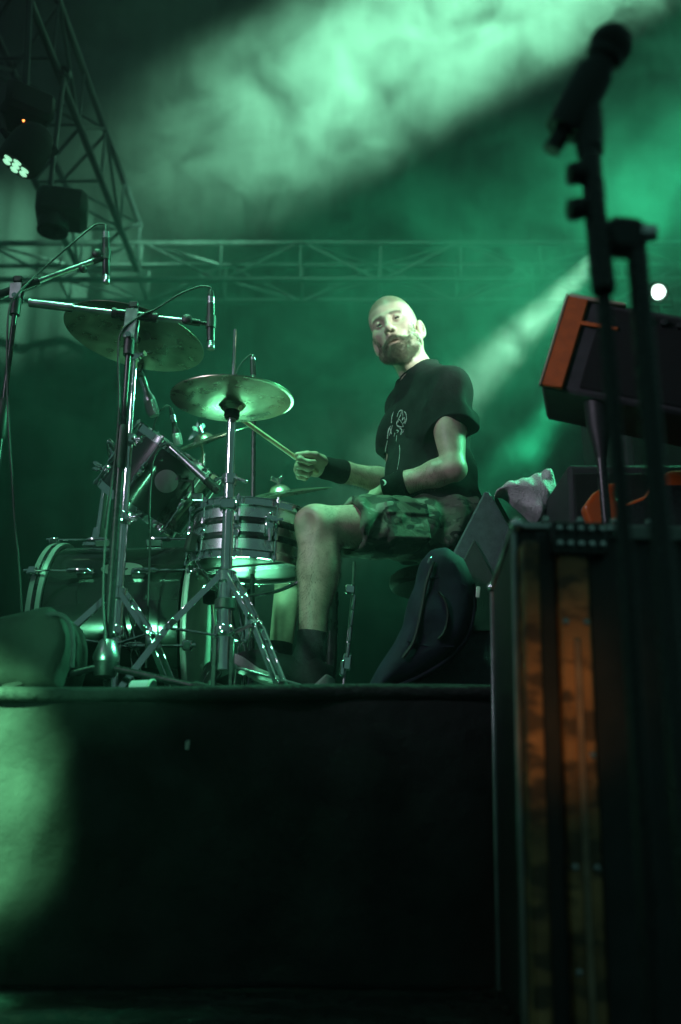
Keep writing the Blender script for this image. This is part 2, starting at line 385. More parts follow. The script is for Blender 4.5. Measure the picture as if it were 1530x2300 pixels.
def collar(parent, x, y, z, r, h, mtl='chrome', name='collar'):
    return MB().lathe([(.001, -h / 2), (r * .9, -h / 2), (r, -h / 2 + .003), (r, h / 2 - .003), (r * .9, h / 2), (.001, h / 2)], (x, y, z), (0, 0, 1), 16).build(name, mtl, parent)

# ---- hi-hat
hp = at(522, 905, 2.55); hx, hy, hz = hp
hh = thing('hi_hat', (hx, hy, RZ), 'bronze hi-hat cymbals on a chrome tripod stand in front of the snare drum', 'hi-hat')
bc = local_obj(cymbal_mesh(.171, .2, .055), 'bottom_cymbal', 'bronze', hh, Vector((hx, hy, hz)), frame_of((.0, .03, -1)))
tcy = local_obj(cymbal_mesh(.171, .2, .055), 'top_cymbal', 'bronze', hh, Vector((hx, hy, hz + .022)), frame_of((.03, -.05, 1)))
def flat_text(body, size, name, m, parent, loc, rot3, shear=.0, squeeze=1.):
    cu = bpy.data.curves.new(name, 'FONT'); cu.body = body; cu.size = size; cu.align_x = 'CENTER'; cu.shear = shear; cu.extrude = 0; cu.resolution_u = 3
    tmp = bpy.data.objects.new('tmp', cu); COL.objects.link(tmp); dg = bpy.context.evaluated_depsgraph_get(); dg.update()
    me = bpy.data.meshes.new_from_object(tmp.evaluated_get(dg)); COL.objects.unlink(tmp); bpy.data.objects.remove(tmp)
    me.transform(Matrix.Diagonal((squeeze, 1, 1, 1))); me.name = name; me.materials.clear()
    o = link(name, me, m); o.matrix_basis = Matrix.Translation(loc) @ rot3.to_4x4()
    if parent is not None: o.parent = parent; o.matrix_parent_inverse = world_of(parent).inverted()
    return o
def under_text(body, az, rr, size, parent=bc):
    d = Vector((math.cos(R(az)), math.sin(R(az)), 0)); z = Vector((0, 0, -1)); y = d * -1; x = y.cross(z)
    slope = .055 * 2 * 1.6 * (rr / .171) ** .6 ; z2 = (z + d * slope * -.6).normalized()
    y = (y - z2 * y.dot(z2)).normalized(); x = y.cross(z2)
    t = rr / .171; zz = hz + .171 * .055 - .171 * .055 * 2 * (1 - t ** 1.6)
    flat_text(body, size, 'logo', 'ink', parent, Vector((hx, hy, 0)) + d * rr + Vector((0, 0, zz - .0045)), Matrix((x, y, z2)).transposed(), .35, .8)
under_text('Zildjian', 52, .118, .034); under_text('Zildjian', 205, .125, .03)
MB().lathe([(.001, -.038), (.02, -.038), (.022, -.03), (.021, -.012), (.034, -.006), (.036, .004), (.001, .004)], (hx, hy, hz - .008), (0, 0, 1), 20).build('seat_cup', 'felt', hh)
z_lock = at(518, 1078, 2.55).z; z_top = at(515, 1296, 2.55).z; z_mid = at(510, 1418, 2.55).z
vtube(hh, hx, hy, z_lock, hz - .04, .0125); vtube(hh, hx, hy, z_top - .03, z_lock, .0155)
vtube(hh, hx, hy, z_mid - .10, z_top, .0195, name='lower_tube')
MB().tube([(hx, hy, hz), (hx, hy, at(527, 740, 2.55).z)], .0042, 8).build('pull_rod', 'chrome', hh)
cl = MB().lathe([(.001, 0), (.012, 0), (.012, .03), (.007, .034), (.007, .05), (.001, .05)], (hx, hy, hz + .028), (0, 0, 1), 14); wing_nut(cl, (hx + .012, hy, hz + .055), (1, 0, .2)); cl.build('clutch', 'chrome', hh)
lk = MB().lathe([(.001, -.014), (.02, -.014), (.021, .014), (.001, .014)], (hx, hy, z_lock), (0, 0, 1), 16)
lk.bar((hx - .015, hy - .008, z_lock + .002), (hx - .04, hy - .012, z_lock - .006), .014, .007, bev=.002); lk.bar((hx + .015, hy - .008, z_lock + .004), (hx + .05, hy - .016, z_lock - .012), .016, .008, bev=.002); lk.build('wing_clamp', 'chrome', hh)
zs = at(515, 1135, 2.55).z
MB().box((hx, hy, zs), (.046, .04, .036), bev=.006).build('clamp_block', 'chrome', hh)
collar(hh, hx, hy, z_top, .028, .032); collar(hh, hx, hy, at(512, 1358, 2.55).z, .0275, .028, 'black'); collar(hh, hx, hy, z_mid, .025, .03)
tripod(hh, (hx, hy), z_top, z_mid, .27, (200, -52, 78))
# pedal: black frame and footboard
fr = MB(); zf = RZ + .004
for sg in (-1, 1): fr.bar((hx + sg * .022, hy, zf + .01), (hx + sg * .022, hy, z_mid - .02), .012, .03, (0, 1, 0), .002)
fr.build('pedal_frame', 'blackpaint', hh)
fb = MB(); fb.box((hx + .17, hy + .05, .665), (.28, .085, .008), Matrix.Rotation(R(14), 3, 'Y') @ Matrix.Rotation(R(12), 3, 'Z'), .003); fb.build('footboard', 'steel', hh)
MB().tube([(hx + .035, hy + .02, .70), (hx, hy, z_mid - .05)], .004, 6).build('chain', 'steel', hh)

# ---- crash cymbal on its stand
cx, cyy = at(283, 1100, 2.66).x, 2.66
cr = thing('crash_cymbal', (cx, cyy, RZ), 'large crash cymbal seen from below on a straight chrome tripod stand at left', 'cymbal')
def disc_normal(center, ratio, tilt_deg):
    v = (Vector(center) - Vector((0, 0, CAM_Z))).normalized(); rt = Vector((1, 0, 0)); rt = (rt - v * rt.dot(v)).normalized(); up = rt.cross(v)
    k = math.sqrt(1 - ratio * ratio); a = R(tilt_deg)
    return (rt * math.sin(a) + up * math.cos(a)) * k + v * ratio
ccen = at(304, 752, 2.70); cn = disc_normal(ccen, .42, 17)
local_obj(cymbal_mesh(.213, .2, .05), 'cymbal', 'bronze', cr, ccen, frame_of(cn))
cz = [at(285, y, 2.66).z for y in (800, 990, 1165, 1335, 1420)]
vtube(cr, cx, cyy, cz[2], cz[1], .011); vtube(cr, cx, cyy, cz[3] - .03, cz[2], .0135); vtube(cr, cx, cyy, RZ + .06, cz[3], .017, name='lower_tube')
tilt = Vector((cx, cyy, cz[0]))
vtube(cr, cx, cyy, cz[1], cz[0], .0075)
ttop = MB().lathe([(.001, -.012), (.016, -.012), (.016, .012), (.001, .012)], tilt, (0, 1, 0), 14); ttop.tube([tilt, ccen + cn * .04], .004, 8); wing_nut(ttop, ccen + cn * .036, cn, 1.2); wing_nut(ttop, tilt + Vector((.02, -.012, .0)), (1, -.5, 0), 1.2); ttop.build('tilter', 'chrome', cr)
MB().lathe([(.001, -.02), (.016, -.02), (.02, -.012), (.02, -.004), (.001, -.004)], ccen - cn * .004, cn, 16).build('felt', 'felt', cr)
for z, r in ((cz[1], .022), (cz[2], .023), (cz[3], .026), (cz[4], .024)):
    collar(cr, cx, cyy, z, r, .034)
for z in cz[1:3]: wing_nut(MB(), (cx + .02, cyy - .006, z), (1, -.3, 0), 1.4).build('wing_nut', 'chrome', cr)
tripod(cr, (cx, cyy), cz[3], cz[4] - .02, .25, (-38, 195, 80))

# ---- drums
def hoop_flange(r, w=.022):   # triple flanged steel hoop profile in own frame (z = away from the shell)
    return [(r + .003, -w * .55), (r + .014, -w * .55), (r + .014, -w * .45), (r + .005, -w * .4), (r + .005, w * .4), (r + .009, w * .45), (r + .009, w * .55), (r + .003, w * .55)]
def drum(parent, c, ax, r, h, shell_m, n_lug, head_b, head_t, bands=None, lug_len=.05, phase=0., rod=True):
    c = Vector(c); ax = Vector(ax).normalized(); F = frame_of(ax)
    local_obj(MB().lathe([(r, -h / 2), (r, h / 2), (r - .006, h / 2), (r - .006, -h / 2)], (0, 0, 0), (0, 0, 1), 64, True), 'shell', shell_m, parent, c, F)
    for sg, hm_ in ((1, head_t), (-1, head_b)):
        hd = MB().lathe([(.0001, 0), (r * .5, .0), (r - .004, 0), (r + .002, -.004), (r + .003, -.012)], (0, 0, 0), (0, 0, 1), 64)
        local_obj(hd, 'drumhead', hm_, parent, c + ax * sg * (h / 2 + .003), F if sg > 0 else F @ Matrix.Rotation(math.pi, 3, 'X'))
        local_obj(MB().lathe(hoop_flange(r), (0, 0, 0), (0, 0, 1), 64, True), 'hoop', 'chrome', parent, c + ax * sg * (h / 2 + .002), F if sg > 0 else F @ Matrix.Rotation(math.pi, 3, 'X'))
    u, w = F.col[0], F.col[1]
    for k in range(n_lug):
        a = 2 * math.pi * (k + phase) / n_lug; d = u * math.cos(a) + w * math.sin(a); p = c + d * (r + .006); g = MB()
        for sg in (-1, 1):
            g.tube([p + ax * sg * lug_len * .2, p + d * .006 + ax * sg * lug_len * .5, p + d * .006 + ax * sg * lug_len * .95], [.007, .0085, .006], 8)
        g.box(p - d * .001, (.012, .016, lug_len * .9), Matrix((d, ax.cross(d), ax)).transposed(), .003); g.build('lug', 'chrome', parent)
        for sg in (-1, 1):
            rd = MB(); rd.tube([p + d * .006 + ax * sg * lug_len * .8, p + d * .006 + ax * sg * (h / 2 + .006)], .0026, 6); rd.lathe([(.001, -.004), (.0055, -.004), (.0055, .006), (.003, .008), (.003, .012), (.001, .012)], p + d * .006 + ax * sg * (h / 2 + .008), ax * sg, 8)
            rd.build('tension_rod', 'chrome', parent)
    return F
# snare drum
M['steelshell'] = mat('polished_steel_shell', (.85, .86, .88), .27, 1, rnoise=.05, nscale=6)
sax = Vector((.045, -.02, 1)).normalized(); sc = at(562, 1172, 2.88) ; sc.z = 1.128
sn = thing('snare_drum', sc - Vector((0, 0, .1)), 'chrome snare drum with dark bands and a pale bottom head beside the raised knee', 'drum')
drum(sn, sc, sax, .172, .150, 'steelshell', 10, 'drumhead', 'drumhead', lug_len=.032, phase=.32)
F = frame_of(sax)
for z in (.022, -.022):
    local_obj(MB().lathe([(.1724, z - .010), (.1732, z - .009), (.1732, z + .009), (.1724, z + .010)], (0, 0, 0), (0, 0, 1), 64), 'band', 'blackpaint', sn, sc, F)
sw = MB()
for k in range(14): y = (k - 6.5) * .0033; sw.tube([(-.15, y, 0), (.15, y, 0)], .0011, 5)
for x in (-.155, .155): sw.box((x, 0, 0), (.016, .05, .002))
local_obj(sw, 'snare_wires', 'steel', sn, sc - sax * .081, F @ Matrix.Rotation(R(-28), 3, 'Z'))
st = MB(); d0 = (Vector((.38, -.92, 0))).normalized(); sp = sc + d0 * .182
RT = Matrix((d0.cross(sax), d0, sax)).transposed()
st.box(sp, (.028, .02, .062), RT, .004); st.box(sp + d0 * .014 + sax * .02, (.036, .014, .016), RT, .003); st.tube([sp + d0 * .012 - sax * .01, sp + d0 * .02 - sax * .05], .006, 8); st.ball(sp + d0 * .012 + sax * .034, .009); st.bar(sp + d0 * .018 + sax * .012, sp + d0 * .022 + RT.col[0] * -.034 + sax * .02, .008, .006)
st.build('strainer', 'chrome', sn)
M['badge'] = mat('badge', (.3, .3, .3), .3, 1)
d1 = Vector((-.25, -.97, 0)).normalized()
local_obj(MB().lathe([(.0001, .001), (.014, .001), (.015, 0)], (0, 0, 0), (0, 0, 1), 20), 'badge', 'badge', sn, sc + d1 * .1735, frame_of(d1))
# snare stand
ss = thing('snare_stand', (sc.x, sc.y, RZ), 'low chrome stand cradling the snare drum from below', 'stand')
vtube(ss, sc.x, sc.y, RZ + .05, sc.z - .17, .0125)
for a in (215, -28, 95):
    d = Vector((math.cos(R(a)), math.sin(R(a)), 0)); b0 = Vector((sc.x, sc.y, sc.z - .165))
    tip = sc + d * .193 - Vector((0, 0, .084 + .045 * d.x)); arm = MB().tube(spline([b0, b0 + d * .10 + Vector((0, 0, .004)), tip - Vector((0, 0, .012))], 5), .0075, 8, squash=.7); arm.build('basket_arm', 'chrome', ss)
    MB().box(tip + Vector((0, 0, .014)), (.03, .03, .058), Matrix.Rotation(R(a), 3, 'Z') @ Matrix.Rotation(R(-12), 3, 'Y'), .006).build('rubber_grip', 'rubber', ss)
tripod(ss, (sc.x, sc.y), sc.z - .27, sc.z - .36, .22, (30, 150, 270), feet=True)

# kick drum
kax = Vector((1, -.03, .0)).normalized(); kc = Vector((-.655, 3.06, RZ + .284)); kr, kl = .27, .40
kd = thing('kick_drum', (kc.x, kc.y, RZ), 'black lacquered kick drum lying on its side with pale hoops and chrome claws', 'drum')
KF = frame_of(kax, (0, -1, 0))
local_obj(MB().lathe([(kr, -kl / 2), (kr, kl / 2), (kr - .008, kl / 2), (kr - .008, -kl / 2)], (0, 0, 0), (0, 0, 1), 96, True), 'shell', 'shell', kd, kc, KF)
for sg, hm_ in ((1, 'drumhead'), (-1, 'clearhead')):
    FF = KF if sg > 0 else KF @ Matrix.Rotation(math.pi, 3, 'X')
    local_obj(MB().lathe([(.0001, 0), (.13, 0), (kr - .004, 0), (kr, -.004)], (0, 0, 0), (0, 0, 1), 64), 'drumhead', hm_, kd, kc + kax * sg * (kl / 2 + .012), FF)
    local_obj(MB().lathe([(kr + .001, -.016 if sg < 0 else .004), (kr + .012, -.016 if sg < 0 else .004), (kr + .014, -.012 if sg < 0 else .006), (kr + .014, .02 if sg < 0 else .014), (kr + .012, .024 if sg < 0 else .016), (kr + .001, .024 if sg < 0 else .016)], (0, 0, 0), (0, 0, 1), 96, True), 'hoop', 'hoopwhite', kd, kc + kax * sg * (kl / 2 + .012), FF)
    if sg < 0:
        local_obj(MB().lathe([(kr + .0142, -.003), (kr + .0148, -.002), (kr + .0148, .008), (kr + .0142, .009)], (0, 0, 0), (0, 0, 1), 96), 'hoop_inlay', 'blackpaint', kd, kc + kax * sg * (kl / 2 + .012), FF)
for k in range(8):
    a = math.pi * 2 * (k + .38) / 8; d = KF.col[0] * math.cos(a) + KF.col[1] * math.sin(a); p = kc + d * (kr + .012)
    for sg in (-1, 1):
        e = p + kax * sg * (kl / 2 + .03) + d * .012
        MB().tube([p + kax * sg * (kl / 2 - .10) + d * .012, e], .0032, 6).build('tension_rod', 'chrome', kd)
        g = MB(); g.tube([p + kax * sg * (kl / 2 - .145), p + kax * sg * (kl / 2 - .13) + d * .012, p + kax * sg * (kl / 2 - .075) + d * .012, p + kax * sg * (kl / 2 - .068) + d * .01], [.004, .010, .010, .006], 10, squash=.7); g.box(p + kax * sg * (kl / 2 - .12), (.026, .02, .05), Matrix((d, kax.cross(d), kax)).transposed(), .004); g.build('lug', 'chrome', kd)
        q = MB(); q.box(e - d * .004 + kax * sg * .004, (.024, .03, .028), Matrix((d, kax.cross(d), kax)).transposed(), .005); q.box(e - d * .022 + kax * sg * .014, (.03, .02, .008), Matrix((d, kax.cross(d), kax)).transposed(), .002); q.lathe([(.001, 0), (.006, 0), (.006, .014), (.001, .014)], e + kax * sg * .014, kax * sg, 8); q.build('claw', 'chrome', kd)
for yy in (-1, 1):
    d = Vector((-.2, yy * .75, -.6)); b0 = kc + Vector((-.1, yy * .19, -.19)); MB().tube([b0, b0 + Vector((-.03, yy * .12, -.088))], .007, 8).build('spur', 'chrome', kd)
MB().box(kc + Vector((.02, .0, -.275)), (.16, .16, .02), bev=.004).build('cradle_pad', 'rubber', kd)
tmp0 = at(222, 1205, 3.05)
bp_ = MB(); bp_.box((tmp0.x, 3.05, kc.z + kr + .008), (.085, .075, .02), bev=.006); bp_.lathe([(.001, 0), (.032, 0), (.024, .03), (.022, .055), (.001, .055)], (tmp0.x, 3.05, kc.z + kr + .012), (.04, 0, 1), 16); bp_.build('tom_mount', 'chrome', kd)
ptop = at(243, 1060, 3.04)
MB().tube([(tmp0.x, 3.05, kc.z + kr + .05), (ptop.x, 3.04, ptop.z)], .0127, 12).build('tom_post', 'chrome', kd)
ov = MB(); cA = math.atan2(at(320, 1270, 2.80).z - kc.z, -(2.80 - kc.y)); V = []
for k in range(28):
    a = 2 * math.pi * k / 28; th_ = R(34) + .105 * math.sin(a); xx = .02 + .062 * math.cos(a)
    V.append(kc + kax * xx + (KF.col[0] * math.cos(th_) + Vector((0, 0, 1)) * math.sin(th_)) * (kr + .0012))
ov.add(V, [tuple(range(28))]).build('oval_patch', mat('pale_patch', (.30, .33, .30), .35), kd)  # thin pale oval laid just proud of the shell
# rack tom
t_top, t_bot = at(403, 1018, 2.98), at(314, 1142, 3.03); tax = (t_top - t_bot).normalized(); tcn = (t_top + t_bot) / 2
tm = thing('rack_tom', tcn, 'black rack tom tipped steeply towards the drummer above the kick drum', 'drum')
drum(tm, tcn, tax, .150, (t_top - t_bot).length - .006, 'shell', 6, 'clearhead', 'clearhead', lug_len=.034, phase=.28)
dm = Vector((.45, -.8, .0)); dm = (dm - tax * dm.dot(tax)).normalized()
local_obj(MB().lathe([(.0001, .0012), (.034, .0012), (.036, 0)], (0, 0, 0), (0, 0, 1), 28), 'vent_badge', mat('grey_badge', (.25, .27, .26), .4), tm, tcn + dm * .1505 + tax * .02, frame_of(dm))
ml = Vector((-1, -.15, 0)); ml = (ml - tax * ml.dot(tax)).normalized()
mk = MB(); pm_ = tcn + ml * .158
mk.box(pm_, (.02, .06, .09), Matrix((ml, tax.cross(ml), tax)).transposed(), .005); mk.tube(spline([pm_ + ml * .01, pm_ + ml * .035 + Vector((0, 0, .01)), ptop + Vector((.02, 0, -.01))], 5), .009, 10)
mk.ball(ptop + Vector((.0, 0, 0)), .026, 12, 8); wing_nut(mk, ptop + Vector((-.02, -.01, .01)), (-1, -.4, .2), 1.6); mk.build('mount_arm', 'chrome', tm)

# kick pedal
kp = thing('kick_pedal', (kc.x + .34, 3.06, RZ), 'small black kick pedal against the pale kick drum head', 'pedal')
px0 = kc.x + kl / 2 + .07
g = MB()
for sg in (-1, 1): g.bar((px0, 3.06 + sg * .045, RZ + .01), (px0, 3.06 + sg * .045, RZ + .23), .016, .012, (1, 0, 0), .002)
g.tube([(px0, 3.0, RZ + .225), (px0, 3.12, RZ + .225)], .008, 8); g.build('frame', 'steel', kp)
MB().tube([(px0, 3.06, RZ + .225), (px0 - .02, 3.06, RZ + .40)], .004, 6).build('beater_rod', 'chrome', kp)
MB().lathe([(.001, -.02), (.02, -.02), (.024, 0), (.02, .02), (.001, .02)], (px0 - .025, 3.06, RZ + .40), (1, 0, 0), 14).build('beater', 'felt', kp)
MB().box((px0 + .14, 3.06, RZ + .045), (.28, .08, .008), Matrix.Rotation(R(12), 3, 'Y'), .003).build('footboard', 'steel', kp)
MB().lathe([(.001, -.012), (.028, -.012), (.03, 0), (.028, .012), (.001, .012)], (px0, 3.0, RZ + .16), (0, 1, 0), 18).build('spring_cam', 'blackpaint', kp)

# thin cymbals behind, nearly edge on
def back_cymbal(px, py, Y, r, ratio, tl, label, foot, flag=False):
    c = at(px, py, Y); n = disc_normal(c, ratio, tl); t = thing('cymbal_with_stand', (c.x, Y, RZ), label, 'cymbal', 'cymbals seen edge-on behind the snare')
    local_obj(cymbal_mesh(r, .2, .045), 'cymbal', 'bronze', t, c, frame_of(n))
    vtube(t, c.x, Y, RZ + .1, c.z - .05, .009)
    g = MB().tube([Vector((c.x, Y, c.z - .05)), c + n * .05], .005, 8); g.lathe([(.001, 0), (.011, 0), (.011, .022), (.001, .022)], c + n * .012, n, 12); wing_nut(g, c + n * .036, n, 1.5); g.build('tilter', 'chrome', t)
    MB().lathe([(.001, 0), (.017, 0), (.017, .012), (.001, .012)], c + n * .006, n, 12).build('felt', 'felt', t)
    tripod(t, (c.x, Y), RZ + .28, RZ + .18, foot, (20, 140, 260))
    return c, n, t
back_cymbal(628, 1108, 3.32, .185, .035, -9, 'shallow bronze cymbal seen edge-on just above the snare rim', .2)
c2, n2, t2 = back_cymbal(458, 990, 3.42, .175, .03, -20, 'thin tilted cymbal with a small flag above the rack tom microphone', .2)
MB().add([c2 + Vector((-.06, 0, .0)), c2 + Vector((-.025, 0, .075)), c2 + Vector((-.012, 0, .03)), c2 + Vector((-.03, .004, .02))], [(0, 1, 2), (0, 2, 3)]).build('flag', mat('grey_flag', (.3, .33, .4), .8), t2)
# ------------------------------------------------------------------ microphones, stands, cables
M['micbody'] = mat('mic_body', (.03, .032, .034), .35, .3, rnoise=.1, nscale=30)
M['micsilver'] = mat('mic_silver', (.62, .62, .64), .25, 1, rnoise=.08, nscale=30)
def mesh_mat(name, col, sc):
    m = mat(name, col, .4, 1); nt = m.node_tree; n = nt.nodes; L = nt.links; tc = n.new('ShaderNodeTexCoord'); v = n.new('ShaderNodeTexVoronoi'); v.inputs['Scale'].default_value = sc
    L.new(tc.outputs['Object'], v.inputs['Vector']); bp = n.new('ShaderNodeBump'); bp.inputs['Distance'].default_value = .002; L.new(v.outputs['Distance'], bp.inputs['Height']); L.new(bp.outputs[0], n['Principled BSDF'].inputs['Normal']); return m
M['grille'] = mesh_mat('mic_grille', (.4, .4, .4), 420)
M['darkgrille'] = mesh_mat('dark_mic_grille', (.05, .05, .05), 420)
def pencil_mic(top, bot, r, label, group=None):
    """small condenser: cable plug at top, capsule at bot"""
    top, bot = Vector(top), Vector(bot); ax = (bot - top).normalized(); L_ = (bot - top).length
    t = thing('pencil_microphone', bot, label, 'microphone', group)
    MB().lathe([(.001, 0), (r * .55, 0), (r * .8, L_ * .07), (r * .9, L_ * .13), (.001, L_ * .13)], top, ax, 14).build('plug', 'micbody', t)
    MB().lathe([(.001, L_ * .13), (r * .95, L_ * .13), (r * .95, L_ * .24), (.001, L_ * .24)], top, ax, 14).build('plug_sleeve', 'micsilver', t)
    MB().lathe([(.001, L_ * .24), (r, L_ * .24), (r, L_ * .87), (r * .93, L_ * .875), (.001, L_ * .875)], top, ax, 16).build('body', 'micbody', t)
    MB().lathe([(.001, L_ * .875)] + [(r * (1 if k % 2 else .9), L_ * (.875 + .014 * k)) for k in range(7)] + [(r * .96, L_ * .985), (r * .8, L_), (.001, L_)], top, ax, 16).build('capsule', 'steel', t)
    return t
def cable(pts, label, r=.003, m='cable', name='cable'):
    return tag(MB().tube(spline(pts, 8), r, 7).build(name, m), label, 'cable')
def boom_stand(label, clutch, boom_a, boom_b, foot, base_z, thick, legs, top_seg):
    """clutch point; boom ends; foot hub point"""
    clutch, boom_a, boom_b, foot = map(Vector, (clutch, boom_a, boom_b, foot))
    t = thing('microphone_stand', (foot.x, foot.y, RZ), label, 'microphone stand', 'overhead boom stands')
    bd = (boom_b - boom_a).normalized(); cb = boom_a + bd * (clutch - boom_a).dot(bd)
    MB().tube([boom_a, boom_b], .0078, 12).build('boom', 'steel', t)
    MB().tube([boom_a, boom_a.lerp(cb, .42)], .0115, 12).build('boom_grip', 'rubber' if top_seg else 'steel', t)
    sl = MB().tube([cb - bd * .05, cb + bd * .06], .0125, 12); sl.build('boom_sleeve', 'blackpaint', t)
    for k in (-.05, .06): MB().lathe([(.001, -.006), (.015, -.006), (.015, .006), (.001, .006)], cb + bd * k, bd, 12).build('ring', 'black', t)
    dn = (foot - clutch).normalized(); pl = MB(); side = Vector((0, -1, 0))
    for sg in (-1, 1): pl.bar(cb + side * sg * .015 + Vector((0, 0, .012)), clutch + dn * .035 + side * sg * .015, .034, .004, side, .002)
    pl.build('clutch_plates', 'steel', t)
    MB().lathe([(.001, -.024), (.008, -.024), (.008, .024), (.001, .024)], clutch + dn * .028, side, 10).build('clutch_bolt', 'chrome', t)
    kn = MB(); kn.tube([cb + Vector((0, 0, .012)), cb + Vector((0, 0, .022))], .005, 8); kn.box(cb + Vector((0, 0, .031)), (.026, .014, .022), bev=.004); kn.build('knob', 'black', t)
    c0 = clutch + dn * .03; mid = c0.lerp(foot, .36)
    MB().tube([c0, c0 + dn * .05], .015, 12).build('neck', 'black', t)
    MB().tube([c0 + dn * .04, mid], .0078, 12).build('upper_tube', 'blackpaint', t)
    MB().lathe([(.001, -.06), (.013, -.06), (.0155, -.05), (.0165, .05), (.012, .06), (.001, .06)], mid, dn, 14).build('grip', 'black', t)
    MB().tube([mid, foot], .0115, 14).build('lower_tube', 'blackpaint', t)
    MB().lathe([(.001, .0), (.03, 0), (.033, .012), (.02, .05), (.014, .055), (.001, .055)], foot, (0, 0, 1), 18).build('hub', 'steel', t)
    MB().lathe([(.001, -.035), (.026, -.035), (.03, -.02), (.03, 0), (.001, 0)], foot, (0, 0, 1), 16).build('hub_base', 'black', t)
    for a, ln in legs:
        d = Vector((math.cos(R(a)), math.sin(R(a)), 0)); e = Vector((foot.x, foot.y, RZ + .018)) + d * ln
        MB().tube([foot + d * .02 - Vector((0, 0, .015)), e], .0085, 10).build('leg', 'blackpaint', t)
        MB().tube([e - (e - foot).normalized() * .03, e + d * .012 - Vector((0, 0, .003))], .0115, 8).build('leg_tip', 'rubber', t)
    return t, cb, bd
# right-hand overhead
YB = 2.42
s2, cb2, bd2 = boom_stand('chrome boom microphone stand in front of the kick drum, boom level across the crash cymbal', at(293, 738, YB), at(66, 680, YB - .02), at(436, 724, YB + .02), at(238, 1487, YB), 0, 1, ((-18, .27), (205, .22), (100, .24)), False)
m2t, m2b = at(474, 652, YB + .03), at(474, 785, YB + .03)
pencil_mic(m2t, m2b, .0115, 'slim overhead microphone hanging from the level boom above the hi-hat', 'overhead pencil microphones')
hb = at(440, 724, YB + .02); g = MB(); g.tube([hb - bd2 * .02, hb + bd2 * .012], .010, 10); g.ball(at(420, 717, YB + .0), .016, 12, 8, (1, .5, 1)); g.tube([hb, m2t.lerp(m2b, .58)], .006, 8); g.lathe([(.0118, -.018), (.0145, -.018), (.0145, .018), (.0118, .018)], m2t.lerp(m2b, .55), (0, 0, 1), 14, True)
o = g.build('microphone_clip', 'black', s2)
cable([m2t, at(471, 645, YB + .03), at(448, 644, YB + .03), at(405, 660, YB + .01), at(350, 694, YB), at(318, 708, YB - .01), at(275, 742, YB - .02), at(266, 790, YB - .02), at(268, 900, YB - .015), at(262, 1000, YB - .015), at(240, 1180, YB - .02), at(232, 1330, YB - .015), at(236, 1440, YB - .03)], 'thin microphone cable arching from the overhead microphone and down the boom stand')
# left overhead
YA = 2.55
s1, cb1, bd1 = boom_stand('dark boom microphone stand cut by the left edge, boom rising to an overhead microphone', at(40, 652, YA), at(-70, 688, YA - .03), at(222, 582, YA + .05), at(-62, 1480, YA), 0, 1, ((20, .26), (150, .26), (270, .26)), True)
m1t, m1b = at(238, 506, YA + .06), at(239, 637, YA + .06)
pencil_mic(m1t, m1b, .0115, 'slim overhead microphone standing upright against the dark truss at upper left', 'overhead pencil microphones')
hb = at(222, 582, YA + .05); g = MB(); g.tube([hb - bd1 * .02, hb + bd1 * .012], .010, 10); g.ball(at(217, 568, YA + .04), .015, 12, 8, (1, .5, 1)); g.tube([hb, m1t.lerp(m1b, .55)], .006, 8); g.lathe([(.0118, -.018), (.0145, -.018), (.0145, .018), (.0118, .018)], m1t.lerp(m1b, .52), (0, 0, 1), 14, True); g.ball(at(187, 604, YA + .03), .012)
g.build('microphone_clip', 'black', s1)
cable([m1t, at(230, 503, YA + .06), at(212, 507, YA + .06), at(170, 540, YA + .04), at(118, 585, YA + .02), at(78, 622, YA), at(40, 660, YA - .03), at(20, 700, YA - .03), at(16, 820, YA - .02), at(20, 960, YA - .03), at(28, 1080, YA - .03), at(34, 1180, YA - .04), at(42, 1260, YA - .04), at(50, 1390, YA - .02)], 'long thin cable drooping down the left edge beside the boom stand')
# tom microphones
def stub_mic(a, b, r, label, silver):
    a, b = Vector(a), Vector(b); ax = (b - a).normalized(); L_ = (b - a).length
    t = thing('tom_microphone', b, label, 'microphone', 'drum microphones clipped to the rims')
    MB().lathe([(.001, 0), (r * .35, 0), (r * .55, L_ * .16), (r * .6, L_ * .2), (.001, L_ * .2)], a, ax, 14).build('plug', 'micbody', t)
    MB().lathe([(.001, L_ * .2), (r * .62, L_ * .2), (r * .62, L_ * .4), (.001, L_ * .4)], a, ax, 14).build('plug_sleeve', 'micsilver', t)
    MB().lathe([(.001, L_ * .4), (r * .55, L_ * .4), (r * .6, L_ * .5), (r * .72, L_ * .56), (r * .95, L_ * .62), (r, L_ * .7), (.001, L_ * .7)], a, ax, 16).build('body', 'micbody' if not silver else 'steel', t)
    MB().lathe([(.001, L_ * .7), (r, L_ * .7), (r * 1.02, L_ * .92), (r * .8, L_), (.001, L_)], a, ax, 18).build('grille', 'grille', t)
    return t
stub_mic(at(313, 828, 2.93), at(347, 934, 2.95), .020, 'stubby knurled microphone pointing down at the upper rim of the rack tom', True)
stub_mic(at(384, 916, 3.0), at(402, 1000, 3.02), .015, 'small dark microphone clipped beside the rack tom rim behind the cable', False)
cable([at(384, 916, 3.0), at(376, 911, 3.0), at(362, 920, 3.0), at(350, 944, 3.01), at(336, 990, 3.03), at(318, 1040, 3.06)], 'short cable looping from the small tom microphone', .0025)
cable([at(313, 828, 2.93), at(308, 815, 2.93), at(312, 790, 2.9), at(322, 800, 2.9), at(318, 830, 2.88), at(300, 850, 2.8)], 'little coil of cable at the knurled tom microphone', .0025)
